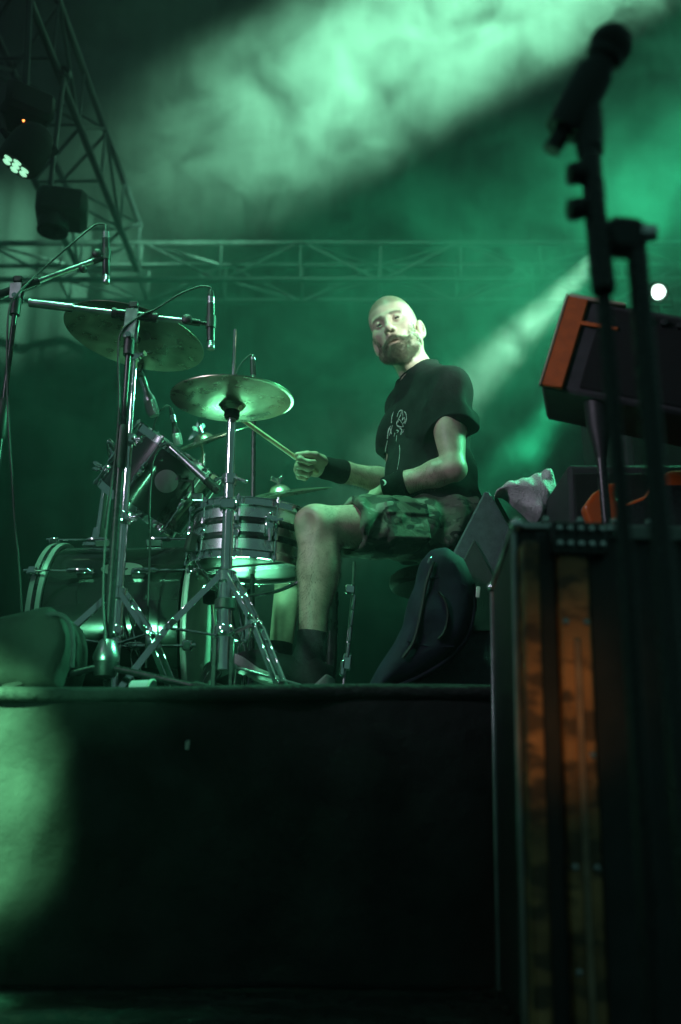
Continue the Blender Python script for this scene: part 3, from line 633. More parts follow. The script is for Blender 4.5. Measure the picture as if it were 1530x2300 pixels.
# snare microphone: long tapered stage microphone lying along the tom rim
a, b = at(383, 1005, 2.82), at(492, 1104, 2.80); ax = (b - a).normalized(); L_ = (b - a).length
sm = thing('snare_microphone', b, 'long silver-grey microphone reaching down to the snare rim from the tom', 'microphone')
MB().lathe([(.001, 0), (.0085, 0), (.0095, L_ * .2), (.001, L_ * .2)], a, ax, 14).build('plug_sleeve', 'micsilver', sm)
MB().lathe([(.001, L_ * .2), (.0105, L_ * .2), (.0125, L_ * .75), (.001, L_ * .75)], a, ax, 16).build('body', 'steel', sm)
MB().lathe([(.001, L_ * .75)] + [(.0145 if k % 2 else .0132, L_ * (.75 + .021 * k)) for k in range(9)] + [(.0148, L_ * .93), (.0145, L_ * .97), (.009, L_), (.001, L_)], a, ax, 16).build('grille', 'darkgrille', sm)
cable([a, at(374, 999, 2.82), at(360, 1006, 2.8), at(346, 1030, 2.78), at(340, 1070, 2.76), at(336, 1140, 2.74), at(337, 1230, 2.73), at(335, 1300, 2.72), at(331, 1400, 2.72), at(328, 1500, 2.72)], 'black cable hanging straight down from the snare microphone past the kick drum', .0032)
br = thing('microphone_bracket', at(410, 1085, 2.88), 'black angled clip bracket between the rack tom and the snare', 'bracket')
MB().tube([at(402, 1078, 2.88), at(433, 1082, 2.88), at(434, 1112, 2.88)], .005, 8).build('arm', 'black', br)
MB().lathe([(.001, 0), (.010, 0), (.011, .035), (.008, .045), (.001, .045)], at(400, 1080, 2.88), (-.1, 0, 1), 12).build('grip', 'black', br)
MB().box(at(444, 1116, 2.88), (.036, .02, .02), bev=.004).build('jaw', 'steel', br)
# hi-hat microphone
YH = 2.95
pencil_mic(at(568, 797, YH), at(569, 850, YH), .0095, 'tiny upright microphone peeking over the back of the hi-hat')
cable([at(568, 797, YH), at(562, 797, YH), at(545, 812, YH), at(533, 832, YH), at(528, 850, YH)], 'thin cable curling from the hi-hat microphone', .002)
hm_st = thing('microphone_stand', (at(569, 900, YH).x + .02, YH + .02, RZ), 'thin stand hidden behind the hi-hat holding its small microphone', 'microphone stand')
MB().tube([(at(569, 900, YH).x + .02, YH + .02, RZ + .01), at(571, 862, YH + .02)], .007, 8).build('tube', 'blackpaint', hm_st)
MB().lathe([(.001, 0), (.1, 0), (.1, .008), (.02, .02), (.001, .02)], (at(569, 900, YH).x + .02, YH + .02, RZ + .006), (0, 0, 1), 24).build('round_base', 'blackpaint', hm_st)
# ------------------------------------------------------------------ soft shapes: signed distances meshed with surface nets
f32 = np.float32
def V3(p): return np.array(p, dtype=f32)
def p_cone(a, b, ra, rb):
    a, b = V3(a), V3(b); ba = b - a; L2 = float(ba @ ba)
    def f(P):
        pa = P - a; h = np.clip((pa @ ba) / L2, 0, 1); q = pa - h[:, None] * ba
        return np.sqrt(np.einsum('ij,ij->i', q, q)) - (ra + (rb - ra) * h)
    return f
def p_ball(c, r):
    c = V3(c)
    return lambda P: np.sqrt(np.einsum('ij,ij->i', P - c, P - c)) - r
def p_ell(c, rad, rot=None):
    c = V3(c); rad = V3(rad); Rm = None if rot is None else np.array(rot, dtype=f32)
    def f(P):
        q = P - c
        if Rm is not None: q = q @ Rm          # columns of Rm are the local axes
        k0 = np.sqrt(np.sum((q / rad) ** 2, 1)); k1 = np.sqrt(np.sum((q / (rad * rad)) ** 2, 1))
        return k0 * (k0 - 1) / np.maximum(k1, 1e-6)
    return f
def p_box(c, half, rot=None, r=.005):
    c = V3(c); half = V3(half) - r; Rm = None if rot is None else np.array(rot, dtype=f32)
    def f(P):
        q = P - c
        if Rm is not None: q = q @ Rm
        q = np.abs(q) - half
        return np.sqrt(np.sum(np.maximum(q, 0) ** 2, 1)) + np.minimum(q.max(1), 0) - r
    return f
def p_torus(c, rot, R0, r, sx=1., sy=1.):
    c = V3(c); Rm = np.array(rot, dtype=f32)
    def f(P):
        q = (P - c) @ Rm; d = np.sqrt((q[:, 0] / sx) ** 2 + (q[:, 1] / sy) ** 2) - R0
        return np.sqrt(d * d + q[:, 2] ** 2) - r
    return f
def p_half(p, n):
    p, n = V3(p), V3(n); n = n / np.linalg.norm(n)
    return lambda P: (P - p) @ n
def p_loc(f, o, rot):
    o = V3(o); Rm = np.array(rot, dtype=f32)
    return lambda P: f((P - o) @ Rm)
def ev(ops, P, cull=None):
    d = np.full(len(P), 9., dtype=f32)
    for i, (op, f, k) in enumerate(ops):
        if cull is not None and not cull[i]: continue
        if op == 'd': d = d + f(P); continue
        p = f(P)
        if op == 'u':
            h = np.maximum(k - np.abs(d - p), 0) / k; d = np.minimum(d, p) - h * h * (k * .25)
        else:
            if op == 's': p = -p
            h = np.maximum(k - np.abs(d - p), 0) / k; d = np.maximum(d, p) + h * h * (k * .25)
    return d
def sdf_mesh(ops, lo, hi, vox, B=16):
    lo = V3(lo); nb = np.ceil((V3(hi) - lo) / (vox * B)).astype(int); N = nb * B + 1
    D = np.full(tuple(N), 1., dtype=f32); Rb = vox * B * .5 * 1.74
    g = [(np.arange(n) + .5) * vox * B for n in nb]
    C = np.stack(np.meshgrid(*g, indexing='ij'), -1).reshape(-1, 3).astype(f32) + lo
    infl = []
    for op, f, k in ops:
        if op in 'd': infl.append(np.ones(len(C), bool))
        elif op == 'i': infl.append(np.ones(len(C), bool))
        else: infl.append(f(C) < Rb * 1.35 + k + .004)
    infl = np.array(infl); dc = ev(ops, C)
    loc = np.stack(np.meshgrid(*[np.arange(B + 1)] * 3, indexing='ij'), -1).reshape(-1, 3).astype(f32) * vox
    idx = np.stack(np.meshgrid(*[np.arange(n) for n in nb], indexing='ij'), -1).reshape(-1, 3)
    for j in range(len(C)):
        a = idx[j] * B; sl = tuple(slice(a[i], a[i] + B + 1) for i in range(3))
        if abs(dc[j]) > Rb * 1.5 + .012:
            if dc[j] < 0: D[tuple(slice(a[i] + (a[i] > 0), a[i] + B + 1) for i in range(3))] = -1.
            continue
        v = ev(ops, loc + (lo + (a * vox).astype(f32)), infl[:, j]); D[sl] = v.reshape(B + 1, B + 1, B + 1)
    I = D < 0
    s8 = [I[x:I.shape[0] - 1 + x, y:I.shape[1] - 1 + y, z:I.shape[2] - 1 + z] for x in (0, 1) for y in (0, 1) for z in (0, 1)]
    an = s8[0].copy(); al = s8[0].copy()
    for q in s8[1:]: an |= q; al &= q
    act = an & ~al; cells = np.argwhere(act)
    vid = np.full(act.shape, -1, dtype=np.int32); vid[act] = np.arange(len(cells))
    co = [(x, y, z) for x in (0, 1) for y in (0, 1) for z in (0, 1)]
    val = np.stack([D[cells[:, 0] + x, cells[:, 1] + y, cells[:, 2] + z] for x, y, z in co], 1)
    acc = np.zeros((len(cells), 3)); cnt = np.zeros(len(cells))
    for i in range(8):
        for j in range(i + 1, 8):
            if sum(abs(co[i][k] - co[j][k]) for k in range(3)) != 1: continue
            m = (val[:, i] < 0) != (val[:, j] < 0); a, b = val[m, i], val[m, j]; t = a / (a - b)
            acc[m] += np.array(co[i]) + t[:, None] * (np.array(co[j]) - np.array(co[i])); cnt[m] += 1
    P = (cells + acc / cnt[:, None]) * vox + lo
    quads = []
    for ax in range(3):
        o1, o2 = (ax + 1) % 3, (ax + 2) % 3
        a = np.take(I, np.arange(I.shape[ax] - 1), ax); b = np.take(I, np.arange(1, I.shape[ax]), ax); e = np.argwhere(a != b)
        e = e[(e[:, o1] > 0) & (e[:, o2] > 0) & (e[:, o1] < I.shape[o1] - 1) & (e[:, o2] < I.shape[o2] - 1)]
        flip = I[e[:, 0], e[:, 1], e[:, 2]]
        def cid(d1, d2):
            q = e.copy(); q[:, o1] -= d1; q[:, o2] -= d2; return vid[q[:, 0], q[:, 1], q[:, 2]]
        q = np.stack([cid(1, 1), cid(0, 1), cid(0, 0), cid(1, 0)], 1); q[~flip] = q[~flip][:, ::-1]
        quads.append(q[(q >= 0).all(1)])
    return P.astype(f32), np.concatenate(quads)
def sdf_obj(name, ops, lo, hi, vox, m, parent=None, attrs=None, origin=None, relax=1):
    P, Q = sdf_mesh(ops, lo, hi, vox)
    for _ in range(relax):               # light smoothing of the grid pattern
        acc = np.zeros_like(P); cnt = np.zeros(len(P), dtype=f32)
        for i in range(4):
            a, b = Q[:, i], Q[:, (i + 1) % 4]
            np.add.at(acc, a, P[b]); np.add.at(cnt, a, 1); np.add.at(acc, b, P[a]); np.add.at(cnt, b, 1)
        P = P * .55 + .45 * acc / np.maximum(cnt, 1)[:, None]
    me = bpy.data.meshes.new(name); W0 = P if origin is None else P - V3(origin)
    me.vertices.add(len(P)); me.vertices.foreach_set('co', W0.astype(f32).ravel())
    me.loops.add(Q.size); me.loops.foreach_set('vertex_index', Q.ravel().astype(np.int32))
    me.polygons.add(len(Q)); me.polygons.foreach_set('loop_start', np.arange(0, Q.size, 4, dtype=np.int32)); me.polygons.foreach_set('use_smooth', np.ones(len(Q), bool))
    me.update(calc_edges=True); me.validate()
    for an, fn in (attrs or {}).items():
        at_ = me.attributes.new(an, 'FLOAT', 'POINT'); at_.data.foreach_set('value', fn(P).astype(f32))
    o = link(name, me, m)
    if origin is not None: o.location = origin
    if parent is not None: o.parent = parent; o.matrix_parent_inverse = world_of(parent).inverted()
    o['_n'] = len(P); del o['_n']
    return o, P, Q
def sstep(a, b, x): t = np.clip((x - a) / (b - a), 0, 1); return t * t * (3 - 2 * t)
# ------------------------------------------------------------------ the drummer
def A3(v): return np.array(v, dtype=float)
NB = at(945, 832, 3.0)
HO = at(893, 757, 2.985)
SL, SR = at(1008, 872, 2.86), at(912, 915, 3.14)
EL, WL = at(1018, 1052, 2.80), at(872, 1096, 2.88)
ER, WR = at(888, 1086, 3.08), at(725, 1050, 2.945)
HL, HR = at(985, 1192, 2.90), at(985, 1185, 3.09)
KL, AL = at(714, 1180, 2.72), at(702, 1455, 2.745)
KR, AR = at(668, 1190, 3.2), at(628, 1475, 3.16)
PC = (HL + HR) / 2
FT = Vector((-.906, -.423, 0)); LT = Vector((.423, -.906, 0)); UP = Vector((0, 0, 1))
TR = np.array([FT, LT, UP], dtype=f32).T
person = thing('person', (PC.x, PC.y, RZ), 'seated drummer with shaved head and beard in black t-shirt and camouflage shorts', 'person')
# head frame: x his left, y back, z up
HM = (Matrix.Rotation(R(-21), 3, 'Z') @ Matrix.Rotation(R(-15), 3, 'Y') @ Matrix.Rotation(R(3), 3, 'X'))
HR3 = np.array([HM.col[0], HM.col[1], HM.col[2]], dtype=f32).T
def hw(x, y, z): return HO + HM @ Vector((x, y, z))
def head_ops():
    o = []; U = lambda f, k: o.append(('u', p_loc(f, HO, HR3), k)); Sb = lambda f, k: o.append(('s', p_loc(f, HO, HR3), k))
    U(p_ell((0, .016, .052), (.0765, .097, .095)), .01)
    U(p_ell((0, -.036, .062), (.064, .055, .066)), .03)
    U(p_ell((0, -.045, -.018), (.058, .047, .07)), .03)
    for s in (-1, 1):
        U(p_cone((s * .055, .0, -.035), (s * .043, -.035, -.070), .020, .020), .03)
        U(p_cone((s * .043, -.035, -.072), (s * .012, -.078, -.097), .020, .020), .025)
        U(p_ell((s * .046, -.062, -.006), (.020, .022, .019)), .03)
        U(p_cone((s * .012, -.092, .036), (s * .045, -.078, .037), .0095, .010), .016)
    U(p_ball((0, -.083, -.099), .021), .025)
    U(p_ell((0, -.078, -.058), (.032, .026, .034)), .025)
    for s in (-1, 1):
        Sb(p_ell((s * .032, -.105, .019), (.020, .019, .0135)), .014)
        U(p_ball((s * .032, -.0815, .0185), .0152), .005)
        Sb(p_ell((s * .0318, -.099, .0160), (.0135, .012, .0030)), .003)
    U(p_cone((0, -.094, .026), (0, -.113, -.014), .0085, .0105), .012)
    U(p_ball((0, -.115, -.018), .0115), .008)
    for s in (-1, 1): U(p_ell((s * .0125, -.103, -.022), (.0085, .011, .0085)), .006)
    for s in (-1, 1): Sb(p_ell((s * .0065, -.112, -.031), (.0045, .006, .005)), .003)
    U(p_ell((0, -.099, -.0600), (.023, .010, .006)), .006)
    U(p_ell((0, -.098, -.0710), (.020, .010, .007)), .005)
    Sb(p_ell((0, -.109, -.0655), (.021, .012, .0024)), .003)
    for s in (-1, 1):     # ears
        er = np.array(Matrix.Rotation(R(-s * 24), 3, 'Z') @ Matrix.Rotation(R(-12), 3, 'X'), dtype=f32)
        c = (s * .082, .016, .002)
        U(p_ell(c, (.0078, .0195, .034), er), .006)
        U(p_torus(c, np.array([er[:, 1], er[:, 2], er[:, 0]]).T, .0235, .0042, .72, 1.28), .004)
        Sb(p_ell((s * .0865, .012, -.001), (.006, .0095, .014), er), .004)
        Sb(p_ell((s * .088, .018, .017), (.005, .008, .008), er), .004)
        U(p_ell((s * .074, .006, -.026), (.006, .009, .009)), .006)
    return o
def limb(o, pts, rs, k=.03):
    for i in range(len(pts) - 1): o.append(('u', p_cone(pts[i], pts[i + 1], rs[i], rs[i + 1]), k))
def finger(o, root, dirs, lens, r0, k=.006):
    p = Vector(root); r = r0
    for d, l in zip(dirs, lens):
        q = p + Vector(d).normalized() * l; o.append(('u', p_cone(p, q, r, r * .92), k)); p = q; r *= .94
    return p
def hand(o, w, e1, e3, curls, thumb, palm_len=.088, flat=1.):
    """w wrist, e1 towards knuckles, e3 thumb side; palm normal e2"""
    e1 = Vector(e1).normalized(); e3 = Vector(e3); e3 = (e3 - e1 * e3.dot(e1)).normalized(); e2 = e1.cross(e3) * flat
    L = lambda a, b, c: w + e1 * a + e2 * b + e3 * c
    rot = np.array([e1, e2, e3], dtype=f32).T
    o.append(('u', p_box(L(.048, .002, .002), (.044, .014, .038), rot, .013), .02))
    o.append(('u', p_ell(L(.034, .014, .024), (.032, .014, .017), rot), .015))
    tips = []
    for i, (c3, cu) in enumerate(zip((.029, .010, -.010, -.028), curls)):
        root = L(palm_len - abs(c3 - .008) * .22, -.002, c3); ds = []
        a = 0
        for b in cu: a += R(b); ds.append(e1 * math.cos(a) + e2 * math.sin(a) + e3 * (-.05 * (i - 1.5)))
        tips.append(finger(o, root, ds, [(.046, .029, .022), (.050, .032, .023), (.046, .030, .022), (.036, .022, .019)][i], [.0095, .0098, .0092, .0082][i]))
    tp = [L(*t) for t in thumb]
    o.append(('u', p_cone(tp[0], tp[1], .016, .0125), .014)); o.append(('u', p_cone(tp[1], tp[2], .0118, .0108), .006)); o.append(('u', p_cone(tp[2], tp[3], .0108, .0092), .005))
    return tips, rot
STK_A, STK_B = at(672, 1033, 2.885), at(572, 962, 2.80)      # line of the stick
sd_ = (STK_B - STK_A).normalized()
def body_ops():
    o = head_ops()
    o.append(('u', p_cone(hw(0, .026, -.03), NB + Vector((.0, .0, -.03)), .054, .060), .03))
    o.append(('u', p_cone(hw(.0, -.03, -.075), NB + Vector((-.03, -.025, -.02)), .020, .03), .03))
    o.append(('u', p_cone(hw(.055, .03, -.035), NB + Vector((-.03, -.03, -.02)), .014, .016), .02))
    # torso core (under the shirt)
    o.append(('u', p_ell((PC + NB) / 2 + Vector((.01, 0, .07)), (.09, .155, .2), TR), .03))
    o.append(('u', p_ell(PC + Vector((0, 0, .05)), (.11, .15, .13), TR), .04))
    for Sx in (SL, SR): limb(o, [NB - UP * .05, Sx], [.05, .055])
    # arms
    for Sx, E, Wx in ((SL, EL, WL), (SR, ER, WR)):
        d = (E - Sx); limb(o, [Sx, Sx + d * .5, E], [.052, .046, .036], .02)
        f = Wx - E; limb(o, [E, E + f * .25, E + f * .7, Wx], [.036, .0395, .032, .026], .02)
        o.append(('u', p_ball(E + (d.normalized() - f.normalized()) * .012, .024), .02))
    o.append(('u', p_ell(SL.lerp(EL, .55) + Vector((-.012, -.008, 0)), (.036, .036, .075)), .025))
    # legs
    for H, K, An, nr in ((HL, KL, AL, 1), (HR, KR, AR, 0)):
        limb(o, [H, H.lerp(K, .5), K], [.085, .074, .054], .03)
        dn = (An - K).normalized(); bk = Vector((1, 0, 0)); bk = (bk - dn * bk.dot(dn)).normalized()
        limb(o, [K, K.lerp(An, .35), An], [.050, .046, .034], .03)
        o.append(('u', p_ball(K + Vector((-.018, -.004, .004)), .044), .03))
        o.append(('u', p_ell(K.lerp(An, .06) + Vector((-.030, -.006, 0)), (.02, .024, .03)), .02))
        o.append(('u', p_ell(K.lerp(An, .34) + bk * .022, (.042, .044, .10), np.array([bk, dn.cross(bk), dn], dtype=f32).T), .04))
        o.append(('u', p_cone(K.lerp(An, .12) - bk * .024, K.lerp(An, .85) - bk * .006, .022, .020), .03))
        o.append(('u', p_ell(K + Vector((-.046, -.008, .010)), (.014, .021, .024)), .014))
        for sg in (-1, 1): o.append(('s', p_ell(K + Vector((-.036, sg * .050 - .004, -.012)), (.022, .016, .030)), .03))
        o.append(('u', p_ell(K.lerp(An, .30) + bk * .030 + Vector((0, -.018, 0)), (.028, .024, .075), np.array([bk, dn.cross(bk), dn], dtype=f32).T), .02))
        o.append(('u', p_cone(An, An + Vector((-.03, 0, -.06)), .034, .034), .02))
    # right hand closed round the stick
    e1 = at(645, 1034, 2.885) - WR
    hand(o, WR, e1, Vector((0, -.80, .60)), [(62, 88, 48), (72, 92, 55), (80, 92, 55), (86, 90, 55)], [(.020, .010, .028), (.052, .020, .046), (.080, .024, .046), (.112, .026, .038)], flat=-1.)
    # left hand relaxed on the thigh
    e1 = at(806, 1132, 2.97) - WL
    hand(o, WL, e1, Vector((-.1, .85, .45)), [(30, 40, 26), (34, 44, 28), (38, 46, 28), (42, 46, 28)], [(.020, .006, .028), (.050, .010, .046), (.076, .014, .050), (.098, .020, .046)])
    return o
def beard_mask(P):
    q = (P - V3(HO)) @ HR3; x, y, z = np.abs(q[:, 0]), q[:, 1], q[:, 2]
    line = -.050 + .052 * sstep(.040, .066, x) + .016 * sstep(.030, .0, x)       # upper edge, rising to the sideburn
    m = sstep(line + .005, line - .010, z) * sstep(.002, -.024, y) * (1 - .6 * sstep(.050, .060, x) * sstep(-.06, -.03, z)) * sstep(-.135, -.115, z) * (1 - sstep(-.052, -.030, y) * sstep(-.055, -.080, z))
    m *= 1 - .66 * sstep(.036, .054, x) * sstep(-.100, -.075, z)                     # thinner on the cheeks
    lips = np.exp(-((x / .022) ** 4) - (((z + .0680) / .0068) ** 4)) * (y < -.082); m = m * (1 - lips)
    cheek = np.exp(-(((x - .024) / .009) ** 2) - (((z + .080) / .010) ** 2)) * .5; m = m * (1 - cheek)
    nose = (z > -.037) & (x < .03); m = np.where(nose, 0, m)
    return m * (q[:, 1] < .03) * (np.sqrt((q ** 2).sum(1)) < .16)
def hair_mask(P):
    q = (P - V3(HO)) @ HR3; x, y, z = np.abs(q[:, 0]), q[:, 1], q[:, 2]
    hl = np.where(y < -.03, .088 - .02 * sstep(.02, .055, x) * -1 + 0 * x, .088)
    front = sstep(.080, .096, z + .25 * np.maximum(0, y + .03) * 4 * .5)
    sides = sstep(-.010, .012, y - .012 + .0 * x) * sstep(-.035, -.005, z)
    top = sstep(.074, .090, z)
    m = np.maximum(top, sides) * (np.sqrt((q ** 2).sum(1)) < .17) * (z > -.05)
    ear = np.exp(-((x - .083) / .012) ** 2 - ((y - .014) / .024) ** 2 - ((z - .003) / .034) ** 2)
    return m * (1 - np.clip(ear * 1.6, 0, 1))
def lip_mask(P):
    q = (P - V3(HO)) @ HR3
    return np.exp(-((q[:, 0] / .021) ** 4) - (((q[:, 2] + .0665) / .009) ** 4)) * (q[:, 1] < -.088)
def skin_mat():
    m = mat('skin', (.50, .37, .30), .46, noise=.16, nscale=26, rnoise=.1, bump=.10, bscale=300, spec=.45); nt = m.node_tree; n = nt.nodes; L = nt.links; b = n['Principled BSDF']
    base = b.inputs['Base Color'].links[0].from_socket
    tc = n.new('ShaderNodeTexCoord'); hn = n.new('ShaderNodeTexNoise'); hn.inputs['Scale'].default_value = 420; hn.inputs['Detail'].default_value = 2; L.new(tc.outputs['Object'], hn.inputs['Vector'])
    prev = base
    for an, col, amt in (('hair', (.15, .115, .085), .95), ('beard', (.10, .075, .055), .95), ('lip', (.42, .20, .17), .7), ('brow', (.12, .09, .07), .6)):
        at_ = n.new('ShaderNodeAttribute'); at_.attribute_name = an
        mu = n.new('ShaderNodeMath'); mu.operation = 'MULTIPLY'; L.new(at_.outputs['Fac'], mu.inputs[0])
        if an in ('hair', 'beard'):
            mr = n.new('ShaderNodeMapRange'); mr.inputs['From Min'].default_value = .35; mr.inputs['From Max'].default_value = .6; mr.inputs['To Min'].default_value = amt * .45; mr.inputs['To Max'].default_value = amt; L.new(hn.outputs['Fac'], mr.inputs[0]); L.new(mr.outputs[0], mu.inputs[1])
        else: mu.inputs[1].default_value = amt
        mx = n.new('ShaderNodeMixRGB'); L.new(mu.outputs[0], mx.inputs[0]); L.new(prev, mx.inputs[1]); mx.inputs[2].default_value = (*col, 1); prev = mx.outputs[0]
    L.new(prev, b.inputs['Base Color'])
    return m
M['skin'] = skin_mat()
def brow_mask(P):
    q = (P - V3(HO)) @ HR3; x = np.abs(q[:, 0]); zz = .0365 + .12 * (x - .012) - .5 * np.maximum(0, x - .036)
    return np.exp(-(((q[:, 2] - zz) / .0042) ** 4)) * sstep(.010, .015, x) * sstep(.053, .046, x) * (q[:, 1] < -.06)
_all = [SL, SR, EL, WL, ER, WR, HL, HR, KL, AL, KR, AR, hw(0, 0, .14), at(640, 1040, 2.88), at(630, 1530, 3.1)]
lo = [min(p[i] for p in _all) - .13 for i in range(3)]; hi = [max(p[i] for p in _all) + .13 for i in range(3)]
body, BP, BQ = sdf_obj('body', body_ops(), lo, hi, .003, 'skin', person, dict(hair=hair_mask, beard=beard_mask, lip=lip_mask, brow=brow_mask))
# eyes
def eye_mat():
    m = mat('eye', (.72, .70, .67), .12); nt = m.node_tree; n = nt.nodes; L = nt.links; tc = n.new('ShaderNodeTexCoord'); sp = n.new('ShaderNodeSeparateXYZ'); L.new(tc.outputs['Object'], sp.inputs[0])
    r = n.new('ShaderNodeValToRGB'); r.color_ramp.interpolation = 'CONSTANT'; mr = n.new('ShaderNodeMapRange'); mr.inputs['From Min'].default_value = -.0125; mr.inputs['From Max'].default_value = .0125; L.new(sp.outputs[1], mr.inputs[0]); L.new(mr.outputs[0], r.inputs[0])
    e = r.color_ramp.elements; e[0].color = (.005, .005, .005, 1); e[1].position = .022; e[1].color = (.06, .055, .04, 1); w = e.new(.17); w.color = (.72, .70, .67, 1); L.new(r.outputs[0], n['Principled BSDF'].inputs['Base Color']); return m
M['eye'] = eye_mat()
gaze = (HM @ Matrix.Rotation(R(-8), 3, 'Z') @ Matrix.Rotation(R(-3), 3, 'X'))
for s in (-1, 1):
    local_obj(MB().ball((0, 0, 0), .0128, 20, 14), 'eye', 'eye', person, hw(s * .032, -.0815, .0185), gaze, angle=180)
# strands: beard, moustache, brows
def strands(name, mask_fn, n, ln, rad, m, down, seed):
    rng = np.random.default_rng(seed)
    A, B_, C_, D_ = (BP[BQ[:, i]] for i in range(4)); cen = (A + B_ + C_ + D_) / 4; w = mask_fn(cen); w = np.where(w > .12, w, 0)
    nr = np.cross(C_ - A, D_ - B_); ar = np.linalg.norm(nr, axis=1); nr = nr / np.maximum(ar, 1e-9)[:, None]
    pr = w * ar; pr = pr / pr.sum(); ids = rng.choice(len(cen), n, p=pr); u = rng.random((n, 2))
    base = A[ids] + (B_[ids] - A[ids]) * u[:, :1] + (D_[ids] - A[ids]) * u[:, 1:]
    dn = HR3 @ np.array(down, dtype=f32); d = nr[ids] * .75 + dn + rng.normal(0, .22, (n, 3)); d /= np.linalg.norm(d, axis=1)[:, None]
    L_ = ln * (.55 + .65 * rng.random(n)) * (.45 + .55 * w[ids]); t = base + d * L_[:, None]; md = base + d * (L_ * .5)[:, None] + nr[ids] * (L_ * .10)[:, None]
    s1 = np.cross(d, nr[ids]); s1 /= np.maximum(np.linalg.norm(s1, axis=1), 1e-6)[:, None]; s2 = np.cross(d, s1)
    v = []; 
    for k in range(3):
        a = 2 * math.pi * k / 3; v.append((base - nr[ids] * .001) + (s1 * math.cos(a) + s2 * math.sin(a)) * rad)
    for k in range(3):
        a = 2 * math.pi * k / 3; v.append(md + (s1 * math.cos(a) + s2 * math.sin(a)) * rad * .8)
    v.append(t); V = np.stack(v, 1).reshape(-1, 3)
    f = np.array([(0, 1, 4), (0, 4, 3), (1, 2, 5), (1, 5, 4), (2, 0, 3), (2, 3, 5), (3, 4, 6), (4, 5, 6), (5, 3, 6)])
    Fc = (f[None] + (np.arange(n) * 7)[:, None, None]).reshape(-1, 3)
    me = bpy.data.meshes.new(name); me.from_pydata(V.tolist(), [], Fc.tolist()); me.polygons.foreach_set('use_smooth', np.ones(len(Fc), bool))
    o = link(name, me, m, person); o['kind'] = 'stuff'; return o
M['beardhair'] = mat('beard_hair', (.20, .162, .122), .5, noise=.35, nscale=120, spec=.4)
strands('beard', beard_mask, 6500, .0115, .00050, 'beardhair', (0, -.10, -.75), 3)
strands('eyebrows', brow_mask, 260, .0045, .00025, mat('brow_hair', (.12, .09, .065), .5), (0, -.1, .25), 5)
# fine body hair on shin, calf and forearm
def seg_mask(a, b, r0, r1):
    a_, b_ = V3(a), V3(b); ba = b_ - a_
    def f(P):
        h = (P - a_) @ ba / (ba @ ba); q = P - a_ - np.clip(h, 0, 1)[:, None] * ba; return ((h > 0) & (h < 1) & (np.linalg.norm(q, axis=1) < .075)) * sstep(0, .2, h) * sstep(1.0, .8, h)
    return f
M['bodyhair'] = mat('body_hair', (.10, .08, .06), .6)
def limbs_mask(P): return np.maximum.reduce([seg_mask(KL + Vector((.12, .03, .02)), KL, 0, 0)(P) * .6, seg_mask(KL, AL, 0, 0)(P), seg_mask(EL, WL, 0, 0)(P), seg_mask(ER, WR, 0, 0)(P)])
strands('body_hair', limbs_mask, 9000, .0125, .00022, 'bodyhair', (-.15, 0, -.95), 9)
# ---------------- t-shirt
CH = Vector((.29, 3.005, 1.53)); BL = Vector((.292, 2.992, 1.31))
SLd, SRd = (EL - SL), (ER - SR)
def shirt_disp(P):
    q = (P - V3(CH)) @ TR; f, l, u = q[:, 0], q[:, 1], q[:, 2]
    w = .0085 * np.sin(26 * l + 9 * u + 1.5 * np.sin(7 * u + 12 * f)) * sstep(.15, -.1, u)
    w += .0085 * np.sin(52 * u + 16 * l - 14 * f + 1.8 * np.sin(11 * l)) * np.exp(-((u + .27) / .09) ** 2)
    w += .0095 * np.sin(34 * (u * .8 - l * .7 + .5 * f) + 1.2 * np.sin(17 * l)) * np.exp(-((u + .02) / .12) ** 2)
    a = (P - V3(SL)); s = a @ V3(SLd / SLd.length); w += .0055 * np.sin(70 * (a[:, 0] * .8 + a[:, 1]) + 20 * s) * np.exp(-((s - .08) / .08) ** 2) * (np.sum(a * a, 1) < .04)
    return w
so = []
so.append(('u', p_ell(CH, (.118, .178, .205), TR), .02)); so.append(('u', p_ell(BL, (.140, .172, .20), TR), .08)); so.append(('u', p_ell(BL + Vector((.03, 0, -.13)), (.14, .172, .14), TR), .06))
so.append(('u', p_ell(CH + LT * .09 + FT * .045 + UP * .03, (.075, .08, .085), TR), .05)); so.append(('u', p_ell(CH - LT * .09 + FT * .045 + UP * .03, (.075, .08, .085), TR), .05))
for Sx in (SL, SR): so.append(('u', p_cone(NB - UP * .040, Sx - UP * .002, .070, .066), .04))
def p_sleeve(Sx, d, ra, rb, fr_, tilt):
    dd = d.normalized(); e = Sx + d * fr_; outer = p_cone(Sx, Sx + d * (fr_ + .2), ra, rb); nrm = (dd + Vector(tilt)).normalized()
    def f(P):
        w = .006 * np.sin(38 * (P[:, 0] + .6 * P[:, 1]) + 1.0); a = outer(P); return np.maximum(a, (P - V3(e)) @ V3(nrm) + w * .6)
    return f
so.append(('u', p_sleeve(SL, SLd, .064, .074, .53, (.15, -.1, 0)), .03)); so.append(('u', p_sleeve(SR, SRd, .064, .066, .62, (0, 0, 0)), .03))
so.append(('d', shirt_disp, 0))
for Sx, d, fr_, rr_ in ((SL, SLd, .53, .052), (SR, SRd, .62, .052)): so.append(('s', p_cone(Sx + d * (fr_ - .1), Sx + d * (fr_ + .4), rr_ - .004, rr_ + .004), .004))
so.append(('s', p_cone(NB + Vector((-.014, -.008, -.032)), NB + (HO - NB) * 1.2, .063, .075), .006))
NF = frame_of((HO - NB).normalized() + Vector((.05, .0, .25))); NFa = np.array([NF.col[0], NF.col[1], NF.col[2]], dtype=f32).T
so.append(('u', p_torus(NB + Vector((-.006, -.004, -.006)), NFa, .0665, .0058), .004))
so.append(('i', p_half((.3, 0, 1.145), (.35, 0, -1)), .006))
